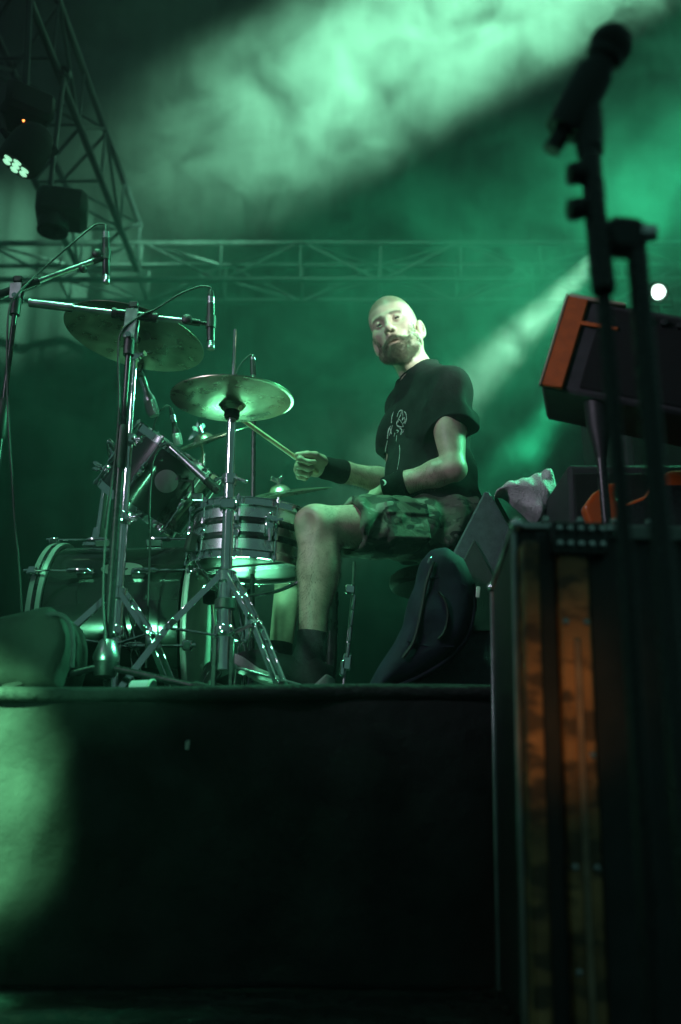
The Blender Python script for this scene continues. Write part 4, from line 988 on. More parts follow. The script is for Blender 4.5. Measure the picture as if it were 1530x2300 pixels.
M['shirt'] = mat('black_cotton', (.017, .019, .0195), .92, noise=.22, nscale=30, bump=.1, bscale=120, spec=.12)
shirt, SP, SQ = sdf_obj('t_shirt', so, (.02, 2.66, 1.03), (.58, 3.36, 1.83), .0034, 'shirt', person, origin=None)
# print on the chest: white scribbled ribbons lying on the cloth
bvh = BVHTree.FromPolygons([Vector(p) for p in SP.tolist()], SQ.tolist())
eye0 = Vector((0, 0, CAM_Z))
def on_shirt(px, py, lift=.0016):
    d = (at(px, py, 3) - eye0).normalized(); h = bvh.ray_cast(eye0, d, 6)
    return (h[0] + h[1] * lift, h[1]) if h[0] is not None else None
M['printwhite'] = mat('shirt_print', (.55, .55, .56), .7, noise=.4, nscale=150)
def ribbon(mb, pts, w):
    q = [on_shirt(*p) for p in spline2(pts)]; q = [x for x in q if x]
    if len(q) < 2: return
    V = []; 
    for i, (p, n) in enumerate(q):
        t = (q[min(i + 1, len(q) - 1)][0] - q[max(i - 1, 0)][0]); s_ = n.cross(t).normalized() if t.length > 1e-6 else Vector((0, 0, 1)); ww = w * (.95 + .25 * math.sin(i * .9 + pts[0][0]))
        V += [p - s_ * ww, p + s_ * ww]
    mb.add(V, [(2 * i, 2 * i + 1, 2 * i + 3, 2 * i + 2) for i in range(len(q) - 1)])
def spline2(pts): return [(p.x, p.y) for p in spline([(a, b, 0) for a, b in pts], 5)]
prt = MB()
for pts, w in [([(893, 936), (897, 925), (903, 922), (901, 932), (894, 945), (892, 954), (899, 959), (907, 957)], .0018), ([(905, 921), (906, 935), (904, 945)], .0014), ([(909, 924), (913, 930), (914, 943), (910, 952)], .0018), ([(904, 944), (909, 938), (911, 946), (906, 951)], .0014), ([(895, 948), (898, 942), (904, 950), (908, 958)], .0016), ([(891, 966), (896, 968), (893, 972)], .0014), ([(899, 962), (903, 966), (901, 976), (906, 970), (909, 963)], .0015), ([(885, 925), (881, 938), (880, 950)], .0015), ([(878, 957), (873, 968), (871, 985)], .0022), ([(882, 955), (879, 968), (875, 978)], .0014), ([(876, 960), (880, 975), (878, 962)], .0012), ([(888, 972), (886, 980)], .0012), ([(892, 978), (891, 992)], .001), ([(871, 990), (867, 1010), (865, 1030), (866, 1050), (864, 1075)], .0014), ([(898, 1000), (899, 1015), (897, 1035), (893, 1055)], .0009), ([(884, 1062), (882, 1072), (886, 1078)], .0012)]:
    ribbon(prt, pts, w)
prt.build('print', 'printwhite', shirt)['kind'] = 'stuff'
# ---------------- shorts
def camo():
    m = mat('camouflage_cotton', (.2, .2, .2), .8, bump=.3, bscale=70, spec=.25); nt = m.node_tree; n = nt.nodes; L = nt.links; b = n['Principled BSDF']; tc = n.new('ShaderNodeTexCoord')
    mp = n.new('ShaderNodeMapping'); mp.inputs['Scale'].default_value = (1, 1, 1.7); L.new(tc.outputs['Object'], mp.inputs[0]); prev = None
    for sc_, off, th, col in ((9, 0, None, (.085, .10, .075)), (11, 3.1, .52, (.040, .050, .040)), (13, 7.7, .56, (.13, .14, .11)), (12, 12.3, .60, (.018, .02, .018)), (16, 19.4, .63, (.19, .20, .17))):
        if th is None: rgb = n.new('ShaderNodeRGB'); rgb.outputs[0].default_value = (*col, 1); prev = rgb.outputs[0]; continue
        ad = n.new('ShaderNodeVectorMath'); ad.inputs[1].default_value = (off, off * .7, -off); L.new(mp.outputs[0], ad.inputs[0])
        t = n.new('ShaderNodeTexNoise'); t.inputs['Scale'].default_value = sc_; t.inputs['Detail'].default_value = 2.5; t.inputs['Distortion'].default_value = .6; L.new(ad.outputs[0], t.inputs['Vector'])
        mr = n.new('ShaderNodeMapRange'); mr.inputs['From Min'].default_value = th - .012; mr.inputs['From Max'].default_value = th + .012; L.new(t.outputs['Fac'], mr.inputs[0])
        mx = n.new('ShaderNodeMixRGB'); L.new(mr.outputs[0], mx.inputs[0]); L.new(prev, mx.inputs[1]); mx.inputs[2].default_value = (*col, 1); prev = mx.outputs[0]
    L.new(prev, b.inputs['Base Color']); return m
M['camo'] = camo()
def short_disp(P):
    q = P - V3(HL); s = q @ V3((KL - HL).normalized())
    w = .0085 * np.sin(60 * s + 26 * q[:, 2] + 1.6 * np.sin(30 * q[:, 1])) * np.exp(-((s - .04) / .09) ** 2)
    w += .0040 * np.sin(85 * (q[:, 2] + .5 * s) + 2 * np.sin(25 * s)) * sstep(.05, .15, s) + .0045 * np.sin(44 * s - 50 * q[:, 1] + 11 * q[:, 2])
    return w
sh = [('u', p_ell(PC + Vector((.012, 0, .005)), (.135, .185, .115), TR), .02)]
for H, K, fr_ in ((HL, KL, .745), (HR, KR, .70)):
    d = K - H; sh.append(('u', p_cone(H, H + d * .5, .100, .090), .04)); sh.append(('u', p_cone(H + d * .5, H + d * .9, .090, .090), .03))
hp_ = HL.lerp(KL, .30) + Vector((.0, -.086, -.012)); dk = (KL - HL).normalized(); pn = Vector((0, -1, .12)); pn = (pn - dk * pn.dot(dk)).normalized(); pu = pn.cross(dk)
PRm = np.array([dk, pu, pn], dtype=f32).T
_pk = [('u', p_box(hp_ + pn * .004, (.066, .056, .020), PRm, .008), .003), ('u', p_box(hp_ + pu * (.040 if pu.z > 0 else -.040) + pn * .013, (.071, .021, .017), PRm, .005), .002)]
for H, K, fr_ in ((HL, KL, .745), (HR, KR, .70)):
    d = K - H; dd = d.normalized(); e = H + d * fr_
    sh.append(('s', (lambda e=e, dd=dd: (lambda P: np.maximum(np.sqrt(np.maximum(np.sum((P - V3(e)) ** 2, 1) - ((P - V3(e)) @ V3(dd)) ** 2, 0)) - .15, np.abs((P - V3(e)) @ V3(dd) - .1) - .1)))(), .004))
sh.append(('d', short_disp, 0))
for H, K, fr_ in ((HL, KL, .745), (HR, KR, .70)):
    d = K - H; sh.append(('s', p_cone(H + d * (fr_ - .12), H + d * (fr_ + .3), .068, .074), .004))
for H, K, fr_ in ((HL, KL, .715), (HR, KR, .67)):
    d = K - H; FFm = frame_of(d.normalized()); sh.append(('u', p_torus(H + d * fr_, np.array([FFm.col[0], FFm.col[1], FFm.col[2]], dtype=f32).T, .0875, .0042), .003))
sh += _pk
sh.append(('s', p_half((0, 0, 1.062), (0, 0, 1)), .02)); sh.append(('i', p_half((0, 0, 1.245), (-.25, 0, 1)), .01))
shorts, _, _ = sdf_obj('shorts', sh, (-.12, 2.66, 1.03), (.50, 3.36, 1.34), .0034, 'camo', person)
# ---------------- wristbands
M['terry'] = mat('terry_cloth', (.016, .018, .018), .95, noise=.3, nscale=200, bump=.9, bscale=420, spec=.15)
def band(E, Wx, t0, t1, r0, r1, name='wristband'):
    d = (Wx - E); a = E + d * t0; b = E + d * t1; ax = (b - a).normalized(); n = 9; L_ = (b - a).length; prof = []
    for i in range(n + 1):
        t = i / n; prof.append((r0 + (r1 - r0) * t + .0035 * math.sin(math.pi * t) ** .5 + .0012 * math.sin(9 * t), L_ * t))
    prof = [(r0 - .006, .002)] + prof + [(r1 - .006, L_ - .002)]
    return MB().lathe(prof, a, ax, 40, True).build(name, 'terry', person)
wbR = band(ER, WR, .70, 1.03, .037, .032); wbL = band(EL, WL, .70, 1.06, .040, .033)
# crescent mark on the near wristband
wl = BVHTree.FromPolygons([Vector(v.co) for v in wbL.data.vertices], [tuple(p.vertices) for p in wbL.data.polygons])
def on_band(px, py):
    d = (at(px, py, 3) - eye0).normalized(); h = wl.ray_cast(eye0, d, 6); return None if h[0] is None else h[0] + h[1] * .0012
o1, i1 = [], []
for k in range(13):
    t = k / 12; a = R(118 - 205 * t); wd = 4.2 * math.sin(math.pi * t) ** .8
    x, y = 861 + 7.5 * math.cos(a), 1084 - 6.5 * math.sin(a); o1.append(on_band(x, y)); i1.append(on_band(x - wd * math.cos(a), y + wd * math.sin(a) * .8))
ok = [k for k in range(13) if o1[k] is not None and i1[k] is not None]
if len(ok) > 3:
    MB().add([p for k in ok for p in (o1[k], i1[k])], [(2 * j, 2 * j + 1, 2 * j + 3, 2 * j + 2) for j in range(len(ok) - 1)]).build('crescent_mark', mat('mark_white', (.7, .7, .68), .7), wbL)
# ---------------- socks and shoes
M['sock'] = mat('dark_sock', (.05, .05, .055), .9, noise=.2, nscale=60, bump=.6, bscale=240)
M['sole'] = mat('white_rubber_sole', (.75, .75, .71), .55, noise=.12, nscale=30, bump=.2, bscale=120)
M['upper'] = mat('dark_suede', (.035, .037, .038), .8, noise=.3, nscale=30, bump=.3, bscale=150)
M['heelpanel'] = mat('pale_heel_panel', (.34, .36, .34), .6, noise=.15, nscale=40)
M['lace'] = mat('lace', (.06, .06, .062), .8)
def shoe(heel, toe, An, near):
    heel, toe = Vector(heel), Vector(toe); x = (toe - heel).normalized(); y = Vector((0, 1, 0)); y = (y - x * y.dot(x)).normalized(); z = x.cross(y); 
    if z.z < 0: z = -z; y = z.cross(x)
    rot = np.array([x, y, z], dtype=f32).T; S_ = (toe - heel).length / .285; root = thing('shoe', heel, None, None); root.parent = person; root.matrix_parent_inverse = world_of(person).inverted()
    def foot2(q, grow=0.):
        def cone2(a, b, ra, rb):
            ba = np.array(b) - np.array(a); pa = q[:, :2] - np.array(a, dtype=f32); h = np.clip(pa @ ba / (ba @ ba), 0, 1); return np.linalg.norm(pa - h[:, None] * ba, axis=1) - (ra + (rb - ra) * h)
        d = cone2((.038, .0), (.10, .003), .036 + grow, .035 + grow); d2 = cone2((.10, .003), (.20, -.004), .035 + grow, .047 + grow); d3 = cone2((.20, -.004), (.246, .004), .047 + grow, .038 + grow)
        return np.minimum(np.minimum(d, d2), d3)
    def sole_f(q):
        q = q / S_; zc = q[:, 2] - .012 * sstep(.2, .285, q[:, 0]); d = foot2(q, .003 * np.sign(0)); w = np.abs(zc - .016) - .0135
        rib = .0008 * np.sin(zc * 900); a = np.maximum(d + rib, w); return (np.sqrt(np.maximum(d + .004, 0) ** 2 + np.maximum(w + .004, 0) ** 2) + np.minimum(np.maximum(d + .004, w + .004), 0) - .004 + rib) * S_
    ops = [('u', p_loc(sole_f, heel, rot), .001)]
    c = heel + x * .14; lo_ = [c[i] - .2 for i in range(3)]; hi_ = [c[i] + .2 for i in range(3)]
    sdf_obj('sole', ops, lo_, hi_, .003, 'sole', root)
    lp = lambda a, b, c_: tuple(heel + x * a * S_ + y * b * S_ + z * c_ * S_)
    up = [('u', p_cone(lp(.055, 0, .05), lp(.07, 0, .085), .040, .038), .02), ('u', p_cone(lp(.09, 0, .065), lp(.20, -.003, .046), .042, .037), .03), ('u', p_ell(lp(.225, 0, .04), (.05, .042, .026), rot), .03), ('u', p_cone(lp(.04, 0, .045), lp(.2, -.002, .036), .034, .042), .02)]
    up.append(('u', p_cone(lp(.052, 0, .085), lp(.085, 0, .105), .037, .036), .02))
    up.append(('s', p_half(lp(0, 0, .024), z), .002)); up.append(('s', p_cone(lp(.066, 0, .11), lp(.075, 0, .16), .034, .05), .006))
    sdf_obj('upper', up, lo_, hi_, .003, 'upper', root)
    hp2 = [('u', p_cone(lp(.048, 0, .040), lp(.052, 0, .078), .0445, .0435), .02), ('u', p_cone(lp(.05, 0, .040), lp(.10, 0, .040), .0445, .0445), .02), ('i', p_half(lp(.085, 0, 0), x + z * .5), .004), ('s', p_half(lp(0, 0, .026), z), .003), ('i', p_half(lp(0, 0, .082), z), .004)]
    sdf_obj('heel_panel', hp2, lo_, hi_, .003, 'heelpanel', root)
    for k in range(5):
        xx = .105 + .02 * k; zz = .108 - .0105 * k; lc = MB().tube(spline([lp(xx, -.030, zz - .018), lp(xx + .004, -.012, zz + .002), lp(xx, .012, zz + .002), lp(xx + .004, .03, zz - .018)], 4), .003, 6); lc.build('lace', 'lace', root)
    if near:
        for k in range(3):
            pts = [lp(.075 + .028 * k, -.0425, .036), lp(.085 + .028 * k, -.043, .062), lp(.10 + .026 * k, -.034, .086 - .01 * k)]
            MB().tube(spline(pts, 4), .0048, 6, squash=.35).build('side_stripe', 'heelpanel', root)
    sk = [('u', p_cone(An + Vector((0, 0, .055)), An + Vector((-.004, 0, -.02)), .0425, .0415), .008), ('u', p_cone(An, An + Vector((-.026, 0, -.055)), .0415, .042), .008)]
    sk.append(('i', p_half(An + Vector((0, 0, .045)), (.1, 0, 1)), .003)); c = An
    sdf_obj('sock', sk, [c[i] - .14 for i in range(3)], [c[i] + .14 for i in range(3)], .003, 'sock', root)
    return root
shoe(at(735, 1596, 2.765), at(508, 1500, 2.70), AL, True)
shoe((AR.x + .06, AR.y - .01, RZ + .06), (AR.x - .215, AR.y - .06, RZ + .10), AR, False)
# ---------------- stick
sb = STK_A - sd_ * .075; L_ = .40
stick = tag(MB().lathe([(.001, 0), (.0058, .001), (.0072, .006), (.0073, .27), (.0058, .34), (.0036, .375), (.0036, .378), (.0052, .386), (.0048, .396), (.001, .4)], sb, sd_, 16).build('drumstick', 'wood'), 'pale wooden drumstick held in the raised right hand reaching over the hi-hat', 'drumstick')
# ---------------- throne
th = thing('drum_throne', (PC.x, PC.y, RZ), 'black padded drum throne under the seated drummer', 'stool')
M['vinyl'] = mat('black_vinyl', (.014, .014, .015), .42, bump=.2, bscale=120)
MB().lathe([(.001, 0), (.13, .0), (.15, .008), (.158, .025), (.156, .045), (.140, .058), (.001, .062)], (PC.x + .0, PC.y, 1.063 - .062), (0, 0, 1), 40).build('seat', 'vinyl', th)
vtube(th, PC.x, PC.y, RZ + .06, 1.003, .0165); collar(th, PC.x, PC.y, .86, .026, .04)
tripod(th, (PC.x, PC.y), .80, .72, .25, (150, 30, 270))
tx = at(925, 1258, 2.80); dsid = (tx - Vector((PC.x, PC.y, tx.z))); dsid.z = 0; dsid.normalize()
flat_text('DIXON', .030, 'maker_name', mat('grey_print', (.05, .05, .05), .6), th, Vector((PC.x, PC.y, 1.016)) + dsid * .1615, Matrix((Vector((0, 0, 1)).cross(dsid), Vector((0, 0, 1)), dsid)).transposed())
# ------------------------------------------------------------------ bags, speakers, cases, lamps
def p_poly(pts, yc, ht, rnd, yaw=0.):
    """prism: outline in x-z, thickness 2*ht along y, rounded; pts world (x, z)"""
    A = np.array(pts, dtype=f32); Bq = np.roll(A, -1, 0)
    def f(P):
        q = np.stack([P[:, 0], P[:, 2]], 1); d2 = np.full(len(q), 1e9, dtype=f32); sgn = np.zeros(len(q), bool)
        for a, b in zip(A, Bq):
            e = b - a; w = q - a; t = np.clip((w @ e) / (e @ e), 0, 1); r_ = w - t[:, None] * e; d2 = np.minimum(d2, (r_ * r_).sum(1))
            c1 = q[:, 1] >= a[1]; c2 = q[:, 1] < b[1]; c3 = e[0] * w[:, 1] > e[1] * w[:, 0]
            sgn ^= (c1 & c2 & c3) | (~c1 & ~c2 & ~c3)
        d = np.sqrt(d2) * np.where(sgn, -1, 1) + rnd; y = np.abs(P[:, 1] - yc - yaw * (P[:, 0] - A[:, 0].mean())) - ht + rnd
        return np.sqrt(np.maximum(d, 0) ** 2 + np.maximum(y, 0) ** 2) + np.minimum(np.maximum(d, y), 0) - rnd
    return f
def pxz(pts, Y): return [(lambda p: (p.x, p.z))(at(a, b, Y)) for a, b in pts]
def bounds(pts, yc, ht, m=.03):
    xs = [p[0] for p in pts]; zs = [p[1] for p in pts]; return (min(xs) - m, yc - ht - m, min(zs) - m), (max(xs) + m, yc + ht + m, max(zs) + m)
M['nylon'] = mat('navy_nylon', (.014, .015, .028), .75, noise=.25, nscale=14, bump=.3, bscale=26, spec=.2)
M['canvas'] = mat('dark_canvas', (.02, .023, .021), .8, noise=.3, nscale=16, bump=.25, bscale=60)
M['cabblack'] = mat('cabinet_black', (.03, .03, .035), .6, noise=.2, nscale=30, bump=.4, bscale=320)
M['wedgegrey'] = mat('speckled_speaker_paint', (.075, .08, .105), .62, noise=.2, nscale=60, bump=.4, bscale=280)
# soft gig bag leaning beside the drummer
gp = pxz([(1000, 1236), (1040, 1262), (1064, 1315), (1071, 1370), (1056, 1432), (1010, 1486), (940, 1530), (870, 1560), (815, 1618), (790, 1622), (850, 1500), (880, 1452), (905, 1400), (922, 1335), (944, 1270), (968, 1243)], 2.62)
def bag_disp(P): return .003 * np.sin(22 * P[:, 0] + 16 * P[:, 2] + 2 * np.sin(14 * P[:, 2])) + .0015 * np.sin(45 * P[:, 2] - 30 * P[:, 0] + 2 * np.sin(20 * P[:, 0]))
b0, b1 = bounds(gp, 2.64, .10)
gb = thing('gig_bag', at(930, 1610, 2.62), 'dark navy soft gig bag slumped beside the drummer, rounded edge towards the speaker', 'bag')
sdf_obj('bag_body', [('u', p_poly(gp, 2.64, .09, .055), .001), ('d', bag_disp, 0)], b0, b1, .006, 'nylon', gb)
pp = [at(a, b, 2.575) for a, b in [(1000, 1242), (1036, 1268), (1058, 1318), (1064, 1370), (1050, 1428), (1006, 1480), (938, 1522), (868, 1550)]]
MB().tube(spline(pp, 5), .005, 8).build('piping', 'nylon', gb)
pp = [at(a, b, 2.545) for a, b in [(975, 1262), (958, 1310), (945, 1380), (930, 1440), (905, 1478)]]
MB().tube(spline(pp, 5), .0045, 8).build('zip', 'rubber', gb)
MB().box(at(965, 1258, 2.535), (.007, .005, .02), Matrix.Rotation(R(25), 3, 'Y'), .002).build('zip_pull', 'chrome', gb)
for pts in ([(960, 1300), (1010, 1296), (1050, 1318)], [(915, 1440), (965, 1452), (1020, 1452)]):
    MB().tube(spline([at(a, b, 2.553) for a, b in pts], 5), .0025, 6).build('seam', 'nylon', gb)
MB().tube(spline([at(a, b, 2.545) for a, b in [(985, 1330), (1000, 1350), (1006, 1385), (998, 1420), (984, 1436)]], 5), .009, 8, squash=.35).build('carry_handle', 'rubber', gb)
M['paletab'] = mat('pale_tab', (.6, .65, .58), .6)
MB().box(at(1074, 1330, 2.56), (.011, .004, .03), Matrix.Rotation(R(6), 3, 'Y'), .002).build('tab', 'paletab', gb)
# floor wedge monitor
wp = pxz([(1088, 1103), (1100, 1103), (1172, 1232), (1330, 1500), (1330, 1600), (845, 1600), (1016, 1243)], 2.74)
wd = thing('monitor_speaker', at(1090, 1600, 2.85), 'dark grey wedge monitor speaker standing behind the gig bag under a towel', 'speaker')
def prism(pts, y0, y1, dx=0.):
    n = len(pts); V = [(x, y0, z) for x, z in pts] + [(x + dx, y1, z) for x, z in pts]
    return MB().add(V, [tuple(range(n))[::-1], tuple(range(n, 2 * n))] + [(i, (i + 1) % n, n + (i + 1) % n, n + i) for i in range(n)])
def bevelled(o, w=.006, s=2):
    md = o.modifiers.new('bevel', 'BEVEL'); md.width = w; md.segments = s; md.limit_method = 'ANGLE'; md.angle_limit = R(30); return o
bevelled(prism(wp, 2.74, 3.16, .05).build('cabinet', 'wedgegrey', wd))
hpz = pxz([(1065, 1212), (1112, 1304), (1112, 1420), (960, 1420), (1044, 1252)], 2.736)
bevelled(prism(hpz, 2.728, 2.742).build('side_recess', 'cabblack', wd), .003)
gq = MB(); a_, b_ = at(1106, 1112, 2.80), at(1175, 1236, 2.80); nn = Vector((b_.z - a_.z, 0, -(b_.x - a_.x))).normalized(); nn = nn if nn.z > 0 else -nn
gq.add([a_ + nn * .004 + Vector((0, -.02, 0)), b_ + nn * .004 + Vector((0, -.02, 0)), b_ + nn * .004 + Vector((.05, .30, 0)), a_ + nn * .004 + Vector((.05, .30, 0))], [(0, 1, 2, 3)])
gq.build('grille', 'darkgrille', wd)
# towel
tp = pxz([(1108, 1100), (1128, 1084), (1162, 1076), (1205, 1060), (1238, 1053), (1252, 1076), (1250, 1118), (1232, 1150), (1216, 1166), (1196, 1152), (1172, 1126), (1140, 1106)], 2.72)
M['towel'] = mat('pale_towel', (.86, .83, .84), .95, noise=.12, nscale=40, bump=1., bscale=240, spec=.1)
def tw_disp(P): return .006 * np.sin(62 * (P[:, 0] * .35 + P[:, 2]) + 1.6 * np.sin(18 * P[:, 0])) * sstep(.6, .38, P[:, 0]) + .0035 * np.sin(95 * (P[:, 2] + .25 * P[:, 0]) + 2 * np.sin(20 * P[:, 1])) + .002 * np.sin(150 * P[:, 0] + 60 * P[:, 2])
b0, b1 = bounds(tp, 2.76, .09)
tw, _, _ = sdf_obj('towel', [('u', p_poly(tp, 2.76, .075, .05), .001), ('d', tw_disp, 0)], b0, b1, .004, 'towel')
tag(tw, 'crumpled pale towel thrown over the top of the wedge monitor', 'towel')
# canvas bag on the riser edge, left
bp2 = pxz([(-90, 1420), (0, 1394), (70, 1380), (125, 1372), (158, 1392), (170, 1440), (168, 1500), (150, 1560), (-90, 1560)], 2.40)
b0, b1 = bounds(bp2, 2.44, .14)
def cb_disp(P): return .003 * np.sin(28 * P[:, 0] - 30 * P[:, 2] + 2 * np.sin(18 * P[:, 0])) + .001 * np.sin(70 * P[:, 2] + 40 * P[:, 0])
cbg = thing('canvas_bag', at(60, 1565, 2.42), 'sagging dark canvas bag on the riser edge at far left', 'bag')
sdf_obj('bag_body', [('u', p_poly(bp2, 2.44, .12, .045), .001), ('d', cb_disp, 0)], b0, b1, .005, 'canvas', cbg)
MB().tube(spline([at(a, b, 2.335) for a, b in [(-60, 1414), (20, 1396), (90, 1384), (132, 1380), (156, 1400), (164, 1440), (162, 1500)]], 5), .006, 8).build('piping', 'cabblack', cbg)
# small things
cup = thing('paper_cup', at(310, 1570, 2.42), 'white paper cup lying among the stand feet on the riser edge', 'cup')
ca = at(296, 1547, 2.36); cdn = Vector((.9, -.2, -.12)).normalized()
MB().lathe([(.001, 0), (.019, 0), (.026, .05), (.0245, .05), (.018, .003), (.001, .003)], ca, cdn, 24).build('wall', mat('white_paper', (.72, .70, .74), .6), cup)
MB().lathe([(.0255, .047), (.028, .048), (.028, .052), (.0255, .053)], ca, cdn, 24, True).build('rim', 'paletab', cup)
sy = RY - .035
tg = thing('cloth_tag', at(421, 1672, sy), 'tiny pale tag pinned to the black riser skirt', 'tag')
MB().box(at(421, 1673, sy), (.0085, .003, .02), Matrix.Rotation(R(4), 3, 'Y'), .001).build('flap', 'paletab', tg)
MB().ball(at(420, 1664, sy - .002), .0025, 8, 6).build('pin', 'chrome', tg)
# slim folded stand between the leg and the bag
fs = thing('folded_stand', at(768, 1600, 2.98), 'slim folded chrome stand with a segmented tube upright behind the calf', 'stand')
MB().tube([at(748, 1330, 3.0), at(738, 1640, 3.0)], .018, 10).build('black_leg', 'blackpaint', fs)
MB().tube([at(796, 1262, 2.98), at(793, 1320, 2.98), at(762, 1640, 2.98)], .0042, 8).build('rod', 'steel', fs)
for k in range(4):
    a = at(796 - k * 4.2, 1336 + k * 36, 2.96); b = at(796 - (k + .9) * 4.2, 1336 + (k + .9) * 36, 2.96); MB().tube([a, b], .0062, 10).build('tube_segment', 'chrome', fs)
for (a, b, w, h) in ((787, 1324, .03, .028), (779, 1487, .028, .05), (770, 1500, .016, .05), (764, 1548, .05, .014)): MB().box(at(a, b, 2.97), (w, .02, h), Matrix.Rotation(R(7), 3, 'Y'), .004).build('clamp', 'chrome', fs)

# ---- worn rack case, right foreground
RX0, RX1, RY0, RY1, RH = .298, .86, 1.6, 2.08, .792
M['caseblack'] = mat('case_laminate', (.022, .024, .027), .45, noise=.3, nscale=18, bump=.15, bscale=200, rnoise=.12)
def worn():
    m = mat('worn_plywood_edge', (.40, .22, .10), .55, noise=.4, nscale=9); nt = m.node_tree; n = nt.nodes; L = nt.links; b = n['Principled BSDF']; base = b.inputs['Base Color'].links[0].from_socket
    tc = n.new('ShaderNodeTexCoord'); mp = n.new('ShaderNodeMapping'); mp.inputs['Scale'].default_value = (14, 14, 34); L.new(tc.outputs['Object'], mp.inputs[0]); t = n.new('ShaderNodeTexNoise'); t.inputs['Scale'].default_value = 1; t.inputs['Detail'].default_value = 5; L.new(mp.outputs[0], t.inputs[0])
    mr = n.new('ShaderNodeMapRange'); mr.inputs['From Min'].default_value = .46; mr.inputs['From Max'].default_value = .58; L.new(t.outputs['Fac'], mr.inputs[0]); mx = n.new('ShaderNodeMixRGB'); L.new(mr.outputs[0], mx.inputs[0]); L.new(base, mx.inputs[1]); mx.inputs[2].default_value = (.10, .065, .04, 1); L.new(mx.outputs[0], b.inputs['Base Color']); return m
M['worn'] = worn()
rk = thing('rack_case', (RX0 + .25, RY0 + .2, 0), 'tall black rack case with worn bare edges in the right foreground', 'flight case')
bevelled(prism([(RX0, 0.012), (RX1, 0.012), (RX1, RH), (RX0, RH)], RY0 + .035, RY1, .028).build('case_shell', 'caseblack', rk), .004)
# front: two worn uprights, black between
MB().box((RX0 + .0175, RY0 + .01, RH / 2 - .012), (.027, .05, RH - .05), bev=.004).build('edge_upright', 'worn', rk)
MB().box((RX0 + .0875, RY0 + .012, RH / 2 - .022), (.050, .046, RH - .07), bev=.004).build('edge_upright', 'worn', rk)
MB().box((RX0 + .0875, RY0 - .014, RH / 2 - .09), (.011, .006, RH - .22), bev=.002).build('rack_strip', mat('bare_rail', (.34, .24, .17), .55, noise=.25, nscale=30), rk)
MB().box((RX0 + .0468, RY0 + .022, RH / 2), (.030, .03, RH - .03), bev=.003).build('inner_board', 'caseblack', rk)
MB().box((RX0 + .342, RY0 + .022, RH / 2), (.455, .03, RH - .03), bev=.004).build('front_panel', 'caseblack', rk)
for zz, xs in ((.10, (.071,)), (.245, (.071, .104)), (.41, (.104,)), (.62, (.071, .104))):
    for xx in xs: MB().lathe([(.001, .0), (.006, 0), (.005, .003), (.001, .004)], (RX0 + xx, RY0 - .011, zz), (0, -1, 0), 10).build('rack_screw', 'steel', rk)
for (xx, yy, x2, y2) in ((RX0 - .002, RY0 + .036, 0, 0), (RX0 + .026, RY1, 0, 0)):
    MB().box((xx, yy, RH / 2), (.010, .010, RH - .01), bev=.002).build('corner_angle', 'alu', rk)
MB().bar((RX0 - .001, RY0 + .036, RH), (RX0 + .027, RY1, RH), .012, .012, bev=.002).build('top_angle', 'alu', rk)
MB().bar((RX0, RY0 + .03, RH + .001), (RX1, RY0 + .03, RH + .001), .012, .012, bev=.002).build('top_angle', 'alu', rk)
for c in ((RX0 + .002, RY0 + .028, RH + .002), (RX0 + .026, RY1, RH)): MB().ball(c, .0125, 14, 10).build('ball_corner', 'chrome', rk)
MB().box((RX0 + .098, RY0 - .006, RH - .032), (.092, .03, .056), bev=.003).build('knob_panel', 'blackpaint', rk)
for j in range(2):
    for i in range(5): MB().lathe([(.001, 0), (.0052, 0), (.0045, .012), (.001, .013)], (RX0 + .062 + i * .0175, RY0 - .021, RH - .019 - j * .026), (0, -1, 0), 12).build('knob', 'chrome', rk)
for i in range(4): MB().ball((RX0 + .05 + i * .058, RY0 + .018, RH + .010), .0055, 10, 8).build('top_rivet', 'chrome', rk)
MB().box((RX0 + .34, RY0 - .002, RH - .016), (.36, .012, .024), bev=.002).build('grey_panel', mat('grey_panel', (.22, .26, .24), .5, noise=.2, nscale=12), rk)
for i in range(9):
    for j in range(14): pass
# perforated grille at the frame's right edge
gz = MB()
for j in range(15): gz.ball((RX0 + .235 + .006 * (j % 2), RY0 + .003, .30 + j * .026), .004, 8, 6)
o = gz.build('grille_dots', 'steel', rk); o['kind'] = 'stuff'
rk.rotation_euler = (0, R(1.8), 0); rk.location.x -= .024
# ---- orange amplifier tilted back on a pole
M['orange'] = mat('orange_tolex', (.62, .12, .012), .55, noise=.12, nscale=40, bump=.4, bscale=400)
M['creampipe'] = mat('cream_piping', (.5, .42, .3), .5)
M['grillecloth'] = mat('black_grille_cloth', (.010, .010, .011), .9, bump=.6, bscale=600)
ac, tc_ = at(1213, 868, 2.05), at(1275, 664, 2.03)
az_ = (tc_ - ac).normalized(); ax_ = Vector((.90, -.24, -.28)); ax_ = (ax_ - az_ * ax_.dot(az_)).normalized(); ay_ = az_.cross(ax_); ux = Matrix((ax_, ay_, az_)).transposed(); aw, ad_, ah = .46, .20, (tc_ - ac).length
oa = thing('orange_amplifier', ac + ax_ * .1, 'amplifier with orange front border and black grille tilted on a pole behind the vocal microphone', 'amplifier')
cen = ac + ax_ * aw / 2 + ay_ * ad_ / 2 + az_ * ah / 2
MB().box(cen, (aw, ad_, ah), ux, .008).build('cabinet', 'cabblack', oa)
fc = cen - ay_ * ad_ / 2
MB().box(fc - ax_ * (aw / 2 - .026) - ay_ * .003, (.050, .014, ah - .004), ux, .003).build('orange_border', 'orange', oa)
MB().box(fc - ax_ * (aw / 2 - .001) - ay_ * .004, (.006, .018, ah), ux, .002).build('piping', 'creampipe', oa)
MB().box(fc + az_ * (ah / 2 - .003) - ay_ * .004 - ax_ * .16, (.13, .016, .010), ux, .003).build('top_edge', 'creampipe', oa)
